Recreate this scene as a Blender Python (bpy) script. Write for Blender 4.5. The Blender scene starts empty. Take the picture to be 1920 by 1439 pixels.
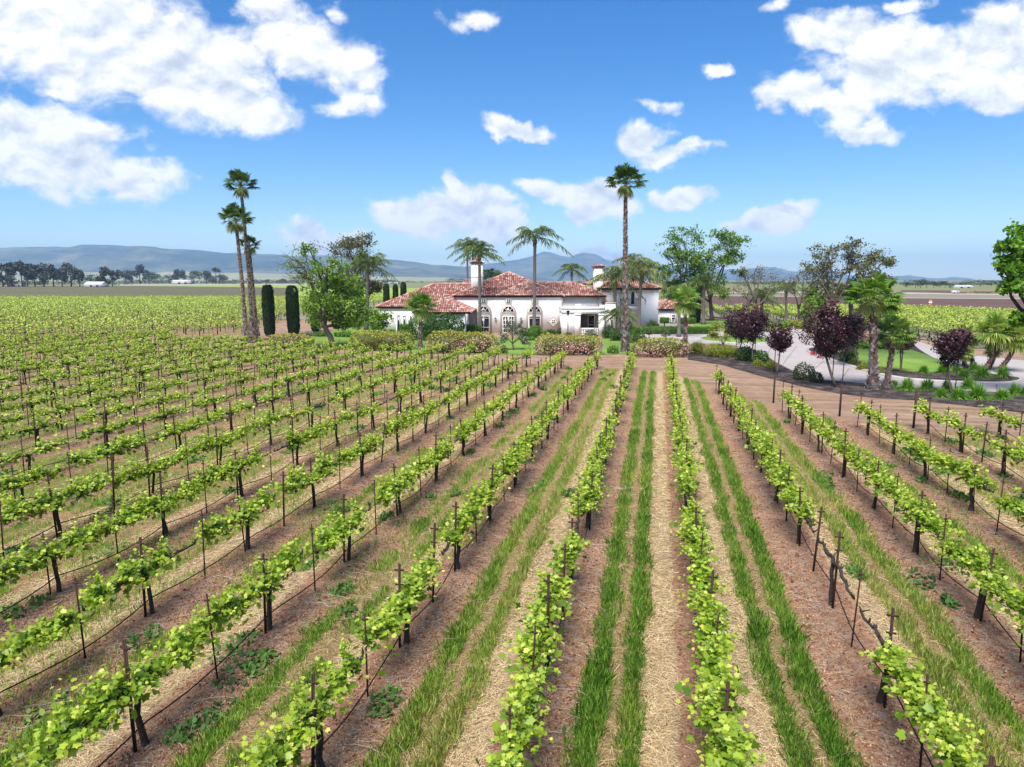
import bpy, math, random
import numpy as np
from mathutils import Vector

SC = bpy.context.scene
COL = SC.collection
R = math.radians
# ------------------------------------------------------------------ camera
CAM_H, FPX = 6.6, 1280.0
HORIZON = 525.0                                   # image row of the horizon in the 1920 x 1439 photo
TH = math.atan((719.5 - HORIZON) / FPX)           # camera pitch
CT, ST = math.cos(TH), math.sin(TH)
cd = bpy.data.cameras.new('camera')
cam = bpy.data.objects.new('camera', cd)
COL.objects.link(cam)
cam.location = (0, 0, CAM_H)
cam.rotation_euler = (math.pi / 2 - TH, 0, 0)
cd.sensor_width = 36.0
cd.lens = 36.0 * FPX / 1920.0
cd.clip_start, cd.clip_end = 0.1, 40000.0
SC.camera = cam

# ------------------------------------------------------------------ exposure / engine
SC.view_settings.view_transform = 'Standard'
SC.view_settings.look = 'None'
SC.view_settings.exposure = 1.6
SC.view_settings.gamma = 1.0
SC.render.engine = 'CYCLES'
SC.cycles.use_denoising = True
SC.cycles.max_bounces = 6
SC.cycles.diffuse_bounces = 3
SC.cycles.transmission_bounces = 4
SC.cycles.transparent_max_bounces = 4
SC.cycles.volume_bounces = 0
SC.cycles.caustics_reflective = False
SC.cycles.caustics_refractive = False

# ------------------------------------------------------------------ sun and sky
SUN_EL, SUN_AZ = R(57), R(-162)                   # azimuth measured from +Y towards +X
sd = bpy.data.lights.new('sun', 'SUN')
sd.energy = 2.7
sd.angle = R(36)                                  # veiled sun: the photo has no crisp cast shadows
sd.color = (1.0, 0.965, 0.91)
sun = bpy.data.objects.new('sun', sd)
COL.objects.link(sun)
sdir = Vector((math.sin(SUN_AZ) * math.cos(SUN_EL), math.cos(SUN_AZ) * math.cos(SUN_EL), math.sin(SUN_EL)))
sun.rotation_euler = sdir.to_track_quat('Z', 'Y').to_euler()
sun.location = (-20, -20, 60)


def ray(px, py):
    a, b = (px - 960.0) / FPX, (719.5 - py) / FPX
    return np.array([a, CT + b * ST, -ST + b * CT])


def G(px, py, z=0.0):
    """point of the place where the sight line of a photo pixel meets height z"""
    d = ray(px, py)
    t = (z - CAM_H) / d[2]
    return np.array([d[0] * t, d[1] * t, z])


def P3(px, py, Y):
    d = ray(px, py)
    t = Y / d[1]
    return np.array([d[0] * t, Y, CAM_H + d[2] * t])


def XZ(px, py, Y):
    p = P3(px, py, Y)
    return p[0], p[2]


def mpp(Y):
    return (Y * CT + 3.0 * ST) / FPX


W = bpy.data.worlds.new("World")
SC.world = W
W.use_nodes = True


class NT:
    """small helper to write node trees"""

    def __init__(self, tree):
        self.t = tree
        tree.nodes.clear()

    def n(self, typ, ins=None, **props):
        nd = self.t.nodes.new(typ)
        for k, v in props.items():
            setattr(nd, k, v)
        for k, v in (ins or {}).items():
            s = nd.inputs[k]
            if isinstance(v, bpy.types.NodeSocket):
                self.t.links.new(v, s)
            else:
                s.default_value = v
        return nd

    def m(self, op, a, b=0.0, c=0.0, clamp=False):
        nd = self.n('ShaderNodeMath', {0: a, 1: b, 2: c}, operation=op)
        nd.use_clamp = clamp
        return nd.outputs[0]

    def mix(self, f, a, b, blend='MIX'):
        nd = self.n('ShaderNodeMix', {0: f, 6: a, 7: b}, data_type='RGBA', blend_type=blend)
        return nd.outputs[2]

    def noise(self, vec, scale, detail=4.0, rough=0.55, dist=0.0):
        nd = self.n('ShaderNodeTexNoise', {'Vector': vec, 'Scale': scale, 'Detail': detail,
                                           'Roughness': rough, 'Distortion': dist})
        return nd.outputs[0]

    def step(self, v, lo, hi):
        nd = self.n('ShaderNodeMapRange', {0: v, 1: lo, 2: hi, 3: 0.0, 4: 1.0}, interpolation_type='SMOOTHSTEP')
        return nd.outputs[0]

    def ramp(self, v, stops):
        nd = self.n('ShaderNodeValToRGB', {0: v})
        cr = nd.color_ramp
        while len(cr.elements) < len(stops):
            cr.elements.new(0.5)
        for e, (p, c) in zip(cr.elements, stops):
            e.position = p
            e.color = (*c, 1.0)
        return nd.outputs[0]


CLOUDS = [  # photo x, y, half width, half height, tilt in degrees, weight
    (150, 60, 250, 120, 5, 1), (330, 120, 210, 95, 15, 1), (445, 195, 130, 48, 14, 1), (565, 85, 120, 55, 10, .9),
    (650, 120, 80, 60, 25, .75), (40, 20, 180, 70, 0, 1), (520, 30, 80, 40, 0, .8), (660, 192, 55, 22, 0, .6),
    (80, 285, 190, 80, 6, 1), (235, 330, 110, 44, 10, 1), (30, 245, 100, 55, 0, 1), (215, 240, 60, 26, 10, .6),
    (110, 175, 60, 14, 0, .5),
    (820, 408, 115, 36, 6, 1), (900, 408, 95, 50, 10, 1), (862, 357, 55, 18, 30, .8), (940, 398, 60, 34, 30, .95),
    (740, 392, 60, 18, 5, .7), (1028, 360, 62, 23, 14, .95), (1118, 380, 78, 33, 8, 1), (1100, 408, 50, 14, 0, .7),
    (572, 436, 60, 28, 22, 1.15), (615, 455, 55, 20, 10, .8), (665, 450, 40, 14, 0, .5),
    (1200, 268, 70, 40, 0, 1), (1245, 292, 80, 22, -5, .85), (1295, 275, 42, 14, 0, .7),
    (965, 245, 68, 17, 15, .85), (1282, 370, 68, 22, 0, 1.0), (1450, 413, 84, 25, -10, 1.0), (1400, 420, 55, 13, 0, .6),
    (1342, 138, 48, 14, 0, .8), (1450, 192, 36, 28, 0, .6), (1240, 190, 40, 10, 10, .4),
    (1590, 65, 105, 40, 5, .85), (1700, 92, 165, 52, 10, .95), (1645, 140, 140, 52, 5, .95), (1550, 185, 105, 34, 14, .85),
    (1840, 108, 140, 66, -5, 1), (1890, 160, 90, 40, 0, .9), (1625, 236, 80, 24, 5, .8), (1890, 55, 90, 50, 0, .9),
    (870, 25, 60, 18, -10, .55), (1690, 20, 40, 14, 0, .6), (1460, 8, 40, 12, 0, .5),
    (1095, 468, 60, 16, -4, 1.0), (1155, 480, 60, 14, 5, .9), (620, 12, 40, 14, 0, .5),
]


def make_world():
    k = NT(W.node_tree)
    out = k.n('ShaderNodeOutputWorld')
    sky = k.n('ShaderNodeTexSky', sky_type='NISHITA')
    sky.sun_disc = False
    sky.sun_elevation = SUN_EL
    sky.sun_rotation = SUN_AZ
    sky.altitude = 50
    sky.air_density, sky.dust_density, sky.ozone_density = 1.0, 0.05, 4.0
    hsv = k.n('ShaderNodeHueSaturation', {'Hue': 0.507, 'Saturation': 1.36, 'Value': 0.47, 'Color': sky.outputs[0]})
    tc = k.n('ShaderNodeTexCoord')
    sp = k.n('ShaderNodeSeparateXYZ', {0: tc.outputs['Generated']})
    x, y, z = sp.outputs
    ay = k.m('MAXIMUM', k.m('ABSOLUTE', y), 0.02)
    a = k.m('DIVIDE', x, ay)
    e = k.m('DIVIDE', z, ay)
    p0 = k.n('ShaderNodeCombineXYZ', {0: a, 1: e, 2: 0.0}).outputs[0]
    wn = k.n('ShaderNodeTexNoise', {'Vector': p0, 'Scale': 9.0, 'Detail': 6.0, 'Roughness': 0.62})
    wv = k.n('ShaderNodeVectorMath', {0: wn.outputs[1], 1: (0.5, 0.5, 0.5)}, operation='SUBTRACT').outputs[0]
    ws = k.n('ShaderNodeVectorMath', {0: wv, 1: (0.15, 0.075, 0.0)}, operation='MULTIPLY').outputs[0]
    p = k.n('ShaderNodeVectorMath', {0: p0, 1: ws}, operation='ADD').outputs[0]
    mask = None
    for cx, cy, rx, ry, rot, wt in CLOUDS:
        d = ray(cx, cy)
        ca, ce = d[0] / d[1], d[2] / d[1]
        sc = 1.0 / FPX / d[1]
        mp = k.n('ShaderNodeMapping', {'Vector': p, 'Location': (ca, ce, 0), 'Rotation': (0, 0, -R(rot)),
                                       'Scale': (rx * sc * 1.15, ry * sc * 1.2, 1)}, vector_type='TEXTURE')
        ln = k.n('ShaderNodeVectorMath', {0: mp.outputs[0]}, operation='LENGTH').outputs[1]
        v = k.m('MULTIPLY', k.m('SUBTRACT', 1.0, ln), wt)
        mask = v if mask is None else k.m('MAXIMUM', mask, v)
    st = k.n('ShaderNodeVectorMath', {0: p0, 1: (1.0, 1.5, 1.0)}, operation='MULTIPLY').outputs[0]
    n1 = k.noise(st, 14.0, 8.0, 0.58, 0.3)
    off = k.n('ShaderNodeVectorMath', {0: st, 1: (-0.006, 0.022, 0.0)}, operation='ADD').outputs[0]
    n2 = k.noise(off, 14.0, 5.0, 0.56, 0.3)
    dens = k.m('ADD', mask, k.m('MULTIPLY', k.m('SUBTRACT', n1, 0.5), 1.15))
    al = k.step(dens, -0.01, 0.44)
    al = k.m('MULTIPLY', al, k.step(z, -0.01, 0.03))
    light = k.m('ADD', 0.50, k.m('MULTIPLY', k.m('SUBTRACT', n1, n2), 2.4))
    light = k.m('ADD', light, k.m('MULTIPLY', k.m('SUBTRACT', k.noise(st, 6.5, 3.0, .5), 0.5), 0.6))
    light = k.m('ADD', light, k.m('MULTIPLY', k.m('SUBTRACT', 0.6, dens), 0.25), clamp=True)
    cl = k.ramp(light, [(0.0, (0.56, 0.62, 0.73)), (0.35, (0.78, 0.82, 0.89)), (0.65, (1.0, 1.0, 1.0))])
    bg1 = k.n('ShaderNodeBackground', {0: hsv.outputs[0], 1: 0.115})
    bg2 = k.n('ShaderNodeBackground', {0: cl, 1: 0.39})
    mx = k.n('ShaderNodeMixShader', {0: al, 1: bg1.outputs[0], 2: bg2.outputs[0]})
    k.t.links.new(mx.outputs[0], out.inputs[0])


make_world()

# ------------------------------------------------------------------ helpers
def rng(seed):
    return np.random.default_rng(seed)


def tag(o, label=None, cat=None, group=None, kind=None):
    if label:
        o['label'] = label
    if cat:
        o['category'] = cat
    if group:
        o['group'] = group
    if kind:
        o['kind'] = kind
    return o


def thing(name, label, cat, loc=(0, 0, 0), group=None, rz=0.0):
    o = bpy.data.objects.new(name, None)
    o.empty_display_size = 0.2
    COL.objects.link(o)
    o.location = tuple(float(v) for v in loc)
    o.rotation_euler = (0, 0, rz)
    return tag(o, label, cat, group)


class Geo:
    """collects vertices and faces (with a per-face tint) and links them as one mesh object"""

    def __init__(self):
        self.V, self.F, self.nv = [], [], 0

    def add(self, verts, faces, tint=0.5, mat=0):
        verts = np.asarray(verts, float).reshape(-1, 3)
        faces = np.asarray(faces, int)
        if faces.ndim == 1:
            faces = faces[None, :]
        t = np.broadcast_to(np.asarray(tint, float), (len(faces),))
        self.V.append(verts)
        self.F.append((faces + self.nv, t, mat))
        self.nv += len(verts)

    def box(self, x0, x1, y0, y1, z0, z1, tint=0.5, mat=0):
        v = [(x, y, z) for z in (z0, z1) for y in (y0, y1) for x in (x0, x1)]
        f = [(0, 2, 3, 1), (4, 5, 7, 6), (0, 1, 5, 4), (2, 6, 7, 3), (0, 4, 6, 2), (1, 3, 7, 5)]
        self.add(v, f, tint, mat)

    def tube(self, pts, rad, sides=6, tint=0.5, mat=0, cap=True):
        pts = np.asarray(pts, float)
        rad = np.broadcast_to(np.asarray(rad, float), (len(pts),))
        tn = np.gradient(pts, axis=0)
        tn /= np.linalg.norm(tn, axis=1)[:, None] + 1e-9
        ref = np.array([0.0, 0, 1]) if abs(tn[0][2]) < 0.9 else np.array([1.0, 0, 0])
        a = np.cross(tn, ref)
        a /= np.linalg.norm(a, axis=1)[:, None] + 1e-9
        b = np.cross(tn, a)
        an = np.linspace(0, 2 * math.pi, sides, endpoint=False)
        ring = (np.cos(an)[None, :, None] * a[:, None, :] + np.sin(an)[None, :, None] * b[:, None, :])
        v = pts[:, None, :] + ring * rad[:, None, None]
        n = len(pts)
        i, j = np.meshgrid(np.arange(n - 1), np.arange(sides), indexing='ij')
        j2 = (j + 1) % sides
        f = np.stack([i * sides + j, i * sides + j2, (i + 1) * sides + j2, (i + 1) * sides + j], -1).reshape(-1, 4)
        self.add(v.reshape(-1, 3), f, tint, mat)
        if cap:
            self.F.append((np.array([[self.nv - sides + q for q in range(sides)]]), np.array([float(np.mean(tint))]), mat))
            self.F.append((np.array([[self.nv - n * sides + q for q in range(sides)][::-1]]), np.array([float(np.mean(tint))]), mat))

    def prism(self, poly, a0, a1, axis='y', tint=0.5, mat=0):
        """extrude a 2D outline between a0 and a1 (axis y: outline in x,z; axis z: outline in x,y)"""
        n = len(poly)
        if axis == 'y':
            v = [(p[0], a0, p[1]) for p in poly] + [(p[0], a1, p[1]) for p in poly]
        else:
            v = [(p[0], p[1], a0) for p in poly] + [(p[0], p[1], a1) for p in poly]
        self.add(v, [list(range(n))], tint, mat)
        base = self.nv - 2 * n
        self.F.append((np.array([[base + n + q for q in range(n)][::-1]]), np.array([tint]), mat))
        self.F.append((np.array([[base + q, base + n + q, base + n + (q + 1) % n, base + (q + 1) % n] for q in range(n)]),
                       np.full(n, tint), mat))

    def ring(self, outer, inner, y0, y1, tint=0.5, mat=0):
        """plate in the x,z plane with a hole; outer and inner outlines have the same count"""
        n = len(outer)
        v = [(p[0], y0, p[1]) for p in outer] + [(p[0], y0, p[1]) for p in inner] + \
            [(p[0], y1, p[1]) for p in outer] + [(p[0], y1, p[1]) for p in inner]
        f = []
        for q in range(n):
            r = (q + 1) % n
            f += [(q, r, n + r, n + q), (2 * n + q, 3 * n + q, 3 * n + r, 2 * n + r),
                  (q, 2 * n + q, 2 * n + r, r), (n + q, n + r, 3 * n + r, 3 * n + q)]
        self.add(v, f, tint, mat)

    def cards(self, tmpl, pos, ax, nr, size, tint, mat=0):
        """copies of a flat leaf outline: tmpl (k,3) with y along ax, x across, z along nr"""
        tmpl = np.asarray(tmpl, float)
        kk = len(tmpl)
        pos = np.asarray(pos, float)
        n = len(pos)
        if n == 0:
            return
        ax = ax / (np.linalg.norm(ax, axis=1)[:, None] + 1e-9)
        sd_ = np.cross(ax, nr)
        sd_ /= np.linalg.norm(sd_, axis=1)[:, None] + 1e-9
        up = np.cross(sd_, ax)
        size = np.broadcast_to(np.asarray(size, float), (n,))
        v = pos[:, None, :] + size[:, None, None] * (tmpl[None, :, 0, None] * sd_[:, None, :] +
                                                     tmpl[None, :, 1, None] * ax[:, None, :] +
                                                     tmpl[None, :, 2, None] * up[:, None, :])
        self.add(v.reshape(-1, 3), np.arange(n * kk).reshape(n, kk), tint, mat)

    def mesh(self, name, mats, origin=(0, 0, 0), smooth=False):
        me = bpy.data.meshes.new(name)
        V = np.concatenate(self.V) - np.asarray(origin, float)[None, :]
        me.vertices.add(len(V))
        me.vertices.foreach_set('co', V.astype(np.float32).ravel())
        lv, st, tt, mi = [], [], [], []
        s = 0
        for f, t, m in self.F:
            k = f.shape[1]
            lv.append(f.ravel())
            st.append(s + np.arange(len(f)) * k)
            tt.append(t)
            mi.append(np.full(len(f), m))
            s += f.size
        lv, st, tt, mi = (np.concatenate(q) for q in (lv, st, tt, mi))
        me.loops.add(len(lv))
        me.loops.foreach_set('vertex_index', lv.astype(np.int32))
        me.polygons.add(len(st))
        me.polygons.foreach_set('loop_start', st.astype(np.int32))
        me.polygons.foreach_set('material_index', mi.astype(np.int32))
        if smooth:
            me.polygons.foreach_set('use_smooth', np.ones(len(st), bool))
        at = me.attributes.new('tint', 'FLOAT', 'FACE')
        at.data.foreach_set('value', tt.astype(np.float32))
        for m in (mats if isinstance(mats, (list, tuple)) else [mats]):
            me.materials.append(m)
        me.update(calc_edges=True)
        me.validate()
        return me

    def build(self, name, mats, parent=None, origin=None, smooth=False):
        if origin is None:
            origin = tuple(parent.location) if parent is not None and parent.parent is None else (0, 0, 0)
        me = self.mesh(name, mats, origin, smooth)
        o = bpy.data.objects.new(name, me)
        COL.objects.link(o)
        if parent is not None:
            o.parent = parent
        else:
            o.location = tuple(float(q) for q in origin)
        return o


def wb(g, name, mats, parent, smooth=False):
    """build a part whose vertices are in world coordinates under a thing (or under a part of a thing)"""
    root = parent
    while root.parent is not None:
        root = root.parent
    return g.build(name, mats, parent, tuple(root.location), smooth)


def single(name, mesh, label, cat, loc, group=None, rz=0.0, scale=None):
    o = bpy.data.objects.new(name, mesh)
    COL.objects.link(o)
    o.location = tuple(float(v) for v in loc)
    o.rotation_euler = (0, 0, rz)
    if scale:
        o.scale = scale
    return tag(o, label, cat, group)


def unit(v):
    return v / (np.linalg.norm(v, axis=-1, keepdims=True) + 1e-9)


def vnoise(x, y, scale, seed=0):
    """smooth 2D value noise, 0..1"""
    x, y = np.asarray(x) / scale, np.asarray(y) / scale
    xi, yi = np.floor(x).astype(int), np.floor(y).astype(int)
    fx, fy = x - xi, y - yi
    fx, fy = fx * fx * (3 - 2 * fx), fy * fy * (3 - 2 * fy)

    def h(i, j):
        n = (i * 374761393 + j * 668265263 + seed * 974634777) & 0xFFFFFFFF
        n = ((n ^ (n >> 13)) * 1274126177) & 0xFFFFFFFF
        return ((n ^ (n >> 16)) & 0xFFFF) / 65535.0
    return (h(xi, yi) * (1 - fx) + h(xi + 1, yi) * fx) * (1 - fy) + (h(xi, yi + 1) * (1 - fx) + h(xi + 1, yi + 1) * fx) * fy


KITE = [(0, 0, 0), (0.36, 0.45, -0.06), (0, 1.0, -0.16), (-0.36, 0.45, -0.06)]
SLIM = [(0, 0, 0), (0.10, 0.4, 0.0), (0, 1.0, -0.12), (-0.10, 0.4, 0.0)]
OVAL = [(0, 0, 0), (0.3, 0.25, -.04), (0.32, 0.6, -.07), (0, 1.0, -.1), (-0.32, 0.6, -.07), (-0.3, 0.25, -.04)]
GRAPE = [(0, 0, 0), (.26, -.14, -.02), (.50, .10, -.10), (.40, .32, -.05), (.56, .58, -.14), (.26, .66, -.06), (0, 1.0, -.2),
         (-.26, .66, -.06), (-.56, .58, -.14), (-.40, .32, -.05), (-.50, .10, -.10), (-.26, -.14, -.02)]

ORD = ['', 'first', 'second', 'third', 'fourth', 'fifth', 'sixth', 'seventh', 'eighth', 'ninth', 'tenth', 'eleventh',
       'twelfth', 'thirteenth', 'fourteenth', 'fifteenth', 'sixteenth', 'seventeenth', 'eighteenth', 'nineteenth', 'twentieth']


def nth(n):
    if n < len(ORD):
        return ORD[n]
    return '%d%s' % (n, 'th' if 10 < n % 100 < 14 else {1: 'st', 2: 'nd', 3: 'rd'}.get(n % 10, 'th'))


# ------------------------------------------------------------------ materials
MATS = {}


def plain(name, color, rough=0.8, metal=0.0, var=0.0, scale=4.0, spec=0.3, bump=0.0):
    if name in MATS:
        return MATS[name]
    m = bpy.data.materials.new(name)
    m.use_nodes = True
    k = NT(m.node_tree)
    out = k.n('ShaderNodeOutputMaterial')
    b = k.n('ShaderNodeBsdfPrincipled', {'Roughness': rough, 'Metallic': metal, 'Specular IOR Level': spec})
    tc = k.n('ShaderNodeTexCoord').outputs['Object']
    nz = k.noise(tc, scale, 6.0, 0.6)
    if var > 0:
        c = k.mix(nz, (*[v * (1 - var) for v in color], 1), (*[min(1, v * (1 + var)) for v in color], 1))
        k.t.links.new(c, b.inputs['Base Color'])
    else:
        b.inputs['Base Color'].default_value = (*color, 1)
    if bump > 0:
        bp = k.n('ShaderNodeBump', {'Strength': bump, 'Distance': 0.05, 'Height': nz})
        k.t.links.new(bp.outputs[0], b.inputs['Normal'])
    k.t.links.new(b.outputs[0], out.inputs[0])
    MATS[name] = m
    return m


def tinted(name, stops, rough=0.6, trans=0.0, spec=0.25, trans_gain=1.3, var=0.12):
    """material whose colour is picked from a palette by the per-face tint"""
    m = bpy.data.materials.new(name)
    m.use_nodes = True
    k = NT(m.node_tree)
    out = k.n('ShaderNodeOutputMaterial')
    at = k.n('ShaderNodeAttribute', attribute_name='tint')
    c = k.ramp(at.outputs['Fac'], stops)
    if var > 0:
        nz = k.noise(k.n('ShaderNodeTexCoord').outputs['Object'], 1.3, 3.0)
        g = k.m('ADD', 1.0 - var, k.m('MULTIPLY', nz, 2 * var))
        c = k.mix(1.0, c, k.n('ShaderNodeCombineXYZ', {0: g, 1: g, 2: g}).outputs[0], 'MULTIPLY')
    b = k.n('ShaderNodeBsdfPrincipled', {'Base Color': c, 'Roughness': rough, 'Specular IOR Level': spec})
    sh = b.outputs[0]
    if trans > 0:
        tg = k.mix(1.0, c, (trans_gain, trans_gain, trans_gain * 0.6, 1), 'MULTIPLY')
        tr = k.n('ShaderNodeBsdfTranslucent', {'Color': tg})
        sh = k.n('ShaderNodeMixShader', {0: trans, 1: sh, 2: tr.outputs[0]}).outputs[0]
    k.t.links.new(sh, out.inputs[0])
    MATS[name] = m
    return m


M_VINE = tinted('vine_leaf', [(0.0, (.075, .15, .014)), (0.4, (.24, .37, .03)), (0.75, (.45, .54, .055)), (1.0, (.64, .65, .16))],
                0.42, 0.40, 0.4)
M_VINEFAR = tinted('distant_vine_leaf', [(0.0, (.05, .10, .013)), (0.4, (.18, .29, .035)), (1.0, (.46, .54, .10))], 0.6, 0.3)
M_TRUNK = plain('vine_bark', (.05, .037, .029), 0.95, var=.5, scale=18, bump=.6)
M_STAKE = plain('rusted_steel', (.05, .024, .017), 0.75, 0.2, var=.5, scale=9)
M_HOSE = plain('drip_hose_plastic', (.014, .013, .013), 0.5)
M_GRASS = tinted('grass_blade', [(0.0, (.14, .31, .04)), (0.45, (.31, .52, .07)), (0.8, (.52, .60, .14)), (1.0, (.70, .64, .29))], 0.6, 0.45)
M_STRAW = tinted('straw', [(0.0, (.22, .13, .065)), (0.5, (.46, .32, .16)), (1.0, (.72, .57, .34))], 0.8, 0.0)
M_PRUNE = tinted('pruned_cane', [(0.0, (.14, .085, .06)), (0.5, (.30, .22, .17)), (1.0, (.50, .41, .33))], 0.85)
M_CLOD = tinted('soil_clod', [(0.0, (.11, .045, .026)), (0.5, (.27, .135, .08)), (1.0, (.46, .27, .17))], 0.95)
M_WEED = tinted('weed_leaf', [(0.0, (.04, .10, .02)), (0.5, (.09, .19, .035)), (1.0, (.20, .28, .07))], 0.6, 0.25)
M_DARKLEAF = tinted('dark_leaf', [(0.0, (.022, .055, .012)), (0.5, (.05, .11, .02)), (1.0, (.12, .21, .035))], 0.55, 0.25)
M_TREELEAF = tinted('tree_leaf', [(0.0, (.05, .11, .015)), (0.5, (.14, .26, .028)), (1.0, (.33, .45, .06))], 0.5, 0.35)
M_OLDLEAF = tinted('dry_leaf', [(0.0, (.055, .05, .03)), (0.5, (.11, .11, .05)), (1.0, (.20, .22, .08))], 0.6, 0.2)
M_BRIGHT = tinted('bright_leaf', [(0.0, (.08, .19, .02)), (0.5, (.17, .34, .03)), (1.0, (.34, .50, .06))], 0.5, 0.35)
M_BOX = tinted('clipped_box_leaf', [(0.0, (.035, .09, .012)), (0.5, (.085, .19, .02)), (1.0, (.21, .34, .035))], 0.5, 0.3)
M_CYP = tinted('cypress_leaf', [(0.0, (.010, .022, .008)), (0.6, (.022, .045, .014)), (1.0, (.045, .08, .02))], 0.7, 0.1)
M_PLUM = tinted('purple_leaf', [(0.0, (.016, .008, .011)), (0.5, (.05, .020, .027)), (0.8, (.12, .042, .05)), (1.0, (.28, .07, .08))], 0.4, 0.15, 0.4)
M_BLOSSOM = tinted('hawthorn_hedge_leaf', [(0.0, (.03, .045, .016)), (0.3, (.16, .18, .028)), (0.55, (.40, .38, .05)), (0.62, (.42, .20, .15)),
                                           (0.8, (.60, .32, .30)), (1.0, (.74, .52, .46))], 0.6, 0.2)
M_PINKLEAF = tinted('pink_blossom', [(0.0, (.10, .12, .05)), (0.4, (.45, .2, .19)), (1.0, (.72, .42, .40))], 0.6, 0.2)
M_YGRASS = tinted('tuft_leaf', [(0.0, (.10, .14, .02)), (0.5, (.27, .30, .04)), (1.0, (.45, .46, .10))], 0.6, 0.3)
M_LILY = tinted('strap_leaf', [(0.0, (.05, .14, .02)), (0.5, (.13, .29, .03)), (1.0, (.30, .46, .07))], 0.5, 0.3)
M_OLIVE = tinted('olive_leaf', [(0.0, (.10, .12, .07)), (0.5, (.19, .22, .13)), (1.0, (.33, .36, .24))], 0.6, 0.2)
M_ROSE = tinted('rose_leaf', [(0.0, (.03, .05, .02)), (0.6, (.08, .12, .04)), (0.85, (.14, .2, .06)), (1.0, (.5, .3, .28))], 0.6, 0.2)
M_RED = tinted('red_bloom', [(0.0, (.45, .02, .03)), (0.5, (.68, .05, .07)), (1.0, (.80, .14, .15))], 0.6)
M_FROND = tinted('palm_frond', [(0.0, (.035, .06, .016)), (0.5, (.10, .15, .035)), (0.85, (.22, .26, .08)), (1.0, (.36, .33, .16))], 0.5, 0.2)
M_FAN = tinted('fan_palm_leaf', [(0.0, (.022, .05, .012)), (0.5, (.06, .12, .022)), (0.85, (.15, .24, .04)), (1.0, (.34, .34, .14))], 0.45, 0.25)
M_FANB = tinted('bright_fan_palm_leaf', [(0.0, (.04, .10, .018)), (0.5, (.13, .25, .03)), (0.85, (.28, .40, .06)), (1.0, (.46, .44, .17))], 0.45, 0.35)
M_BARK = tinted('tree_bark', [(0.0, (.05, .038, .03)), (0.5, (.10, .08, .066)), (1.0, (.20, .17, .14))], 0.9)
M_BOOT = tinted('palm_boot', [(0.0, (.055, .032, .025)), (0.35, (.17, .10, .075)), (0.55, (.28, .20, .165)), (0.8, (.48, .41, .37)), (1.0, (.68, .62, .57))], 0.85)
M_PTRUNK = plain('palm_trunk', (.155, .132, .115), 0.9, var=.35, scale=9, bump=.4)
M_RUSTBARK = plain('palm_fibre', (.13, .055, .035), 0.9, var=.5, scale=12, bump=.5)
M_STUCCO = plain('stucco', (.86, .815, .79), 0.9, var=.035, scale=1.2, spec=.15)
M_CREAM = plain('cream_stucco', (.86, .785, .73), 0.9, var=.03, scale=1.2, spec=.15)
M_TAN = plain('tan_stone', (.52, .43, .36), 0.85, var=.10, scale=5)
M_RECESS = plain('tan_plaster', (.30, .235, .19), 0.9, var=.12, scale=3)
M_WHITE = plain('white_paint', (.80, .78, .76), 0.5, spec=.4)
M_GLASS = plain('dark_glass', (.012, .013, .015), 0.07, spec=.6)
M_CURTAIN = plain('curtain_cloth', (.34, .33, .33), 0.9, var=.2, scale=14)
M_IRON = plain('wrought_iron', (.016, .015, .016), 0.55, spec=.4)
M_LAMPGLASS = plain('lantern_glass', (.45, .42, .38), 0.3)
M_EAVE = plain('eave_soffit_board', (.055, .028, .022), 0.9, var=.3, scale=6)  # dark brown soffit and fascia boards
M_TILE = tinted('roof_tile', [(0.0, (.14, .055, .045)), (0.22, (.28, .105, .08)), (0.45, (.37, .165, .125)), (0.65, (.42, .22, .175)), (0.85, (.50, .33, .275)),
                              (1.0, (.60, .48, .42))], 0.85)
M_CONC = plain('concrete_drive', (.37, .325, .30), 0.9, var=.09, scale=.7)
M_CURB = plain('concrete_curb', (.44, .40, .37), 0.9, var=.08, scale=2)
M_ORANGE = plain('orange_paint', (.75, .16, .06), 0.6, var=.1)
M_SHEET = plain('pale_metal_sheet', (.62, .64, .66), 0.6, var=.08, scale=.2)
M_SHED = plain('shed_wall', (.50, .46, .42), 0.9, var=.1, scale=.3)
M_DARKGAP = plain('dark_opening', (.02, .02, .02), 0.9)

# ------------------------------------------------------------------ vineyard lattice
PSI = math.atan((1234 - 960) * CT / FPX)          # direction of the vine rows, to the right of the camera axis
NU = np.array([math.cos(PSI), -math.sin(PSI)])    # across the rows
EU = np.array([math.sin(PSI), math.cos(PSI)])     # along the rows
ROW_S, VINE_P = 2.645, 3.3
ROW_C0 = math.cos(PSI) * (0.12 * CAM_H / CT + CAM_H * math.tan(PSI) * math.tan(TH))


def uv(p):
    return float(NU @ p[:2]), float(EU @ p[:2])


def xy(u, t):
    return np.outer(u, NU) + np.outer(t, EU) if np.ndim(u) else NU * u + EU * t


def proj(x, y, z):
    zc = y * CT - (z - CAM_H) * ST
    yy = y * ST + (z - CAM_H) * CT
    zc = np.where(np.abs(zc) < 1e-3, 1e-3, zc)
    return 960 + FPX * x / zc, 719.5 - FPX * yy / zc, zc


ROW_END = [(330, 648), (420, 650), (600, 662), (723, 671), (777, 669), (848, 670), (912, 678), (979, 683), (1045, 687), (1114, 690),
           (1185, 695), (1256, 699), (1346, 730), (1456, 765), (1588, 791), (1728, 808), (1850, 815), (1960, 822), (2600, 850)]
PXA = [(-1500, 2600), (-1500, 563.5), (330, 563.5)] + ROW_END + [(2600, 2600)]
PXB = [(330, 563.5), (330, 635), (456, 630), (472, 618), (560, 598), (700, 575), (760, 563.5)]
PXC = [(1322, 580), (1345, 584), (1500, 583), (1700, 584), (1960, 597), (2050, 602), (2050, 655), (1830, 654), (1705, 634), (1640, 622), (1500, 606), (1400, 602), (1325, 594)]


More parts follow.
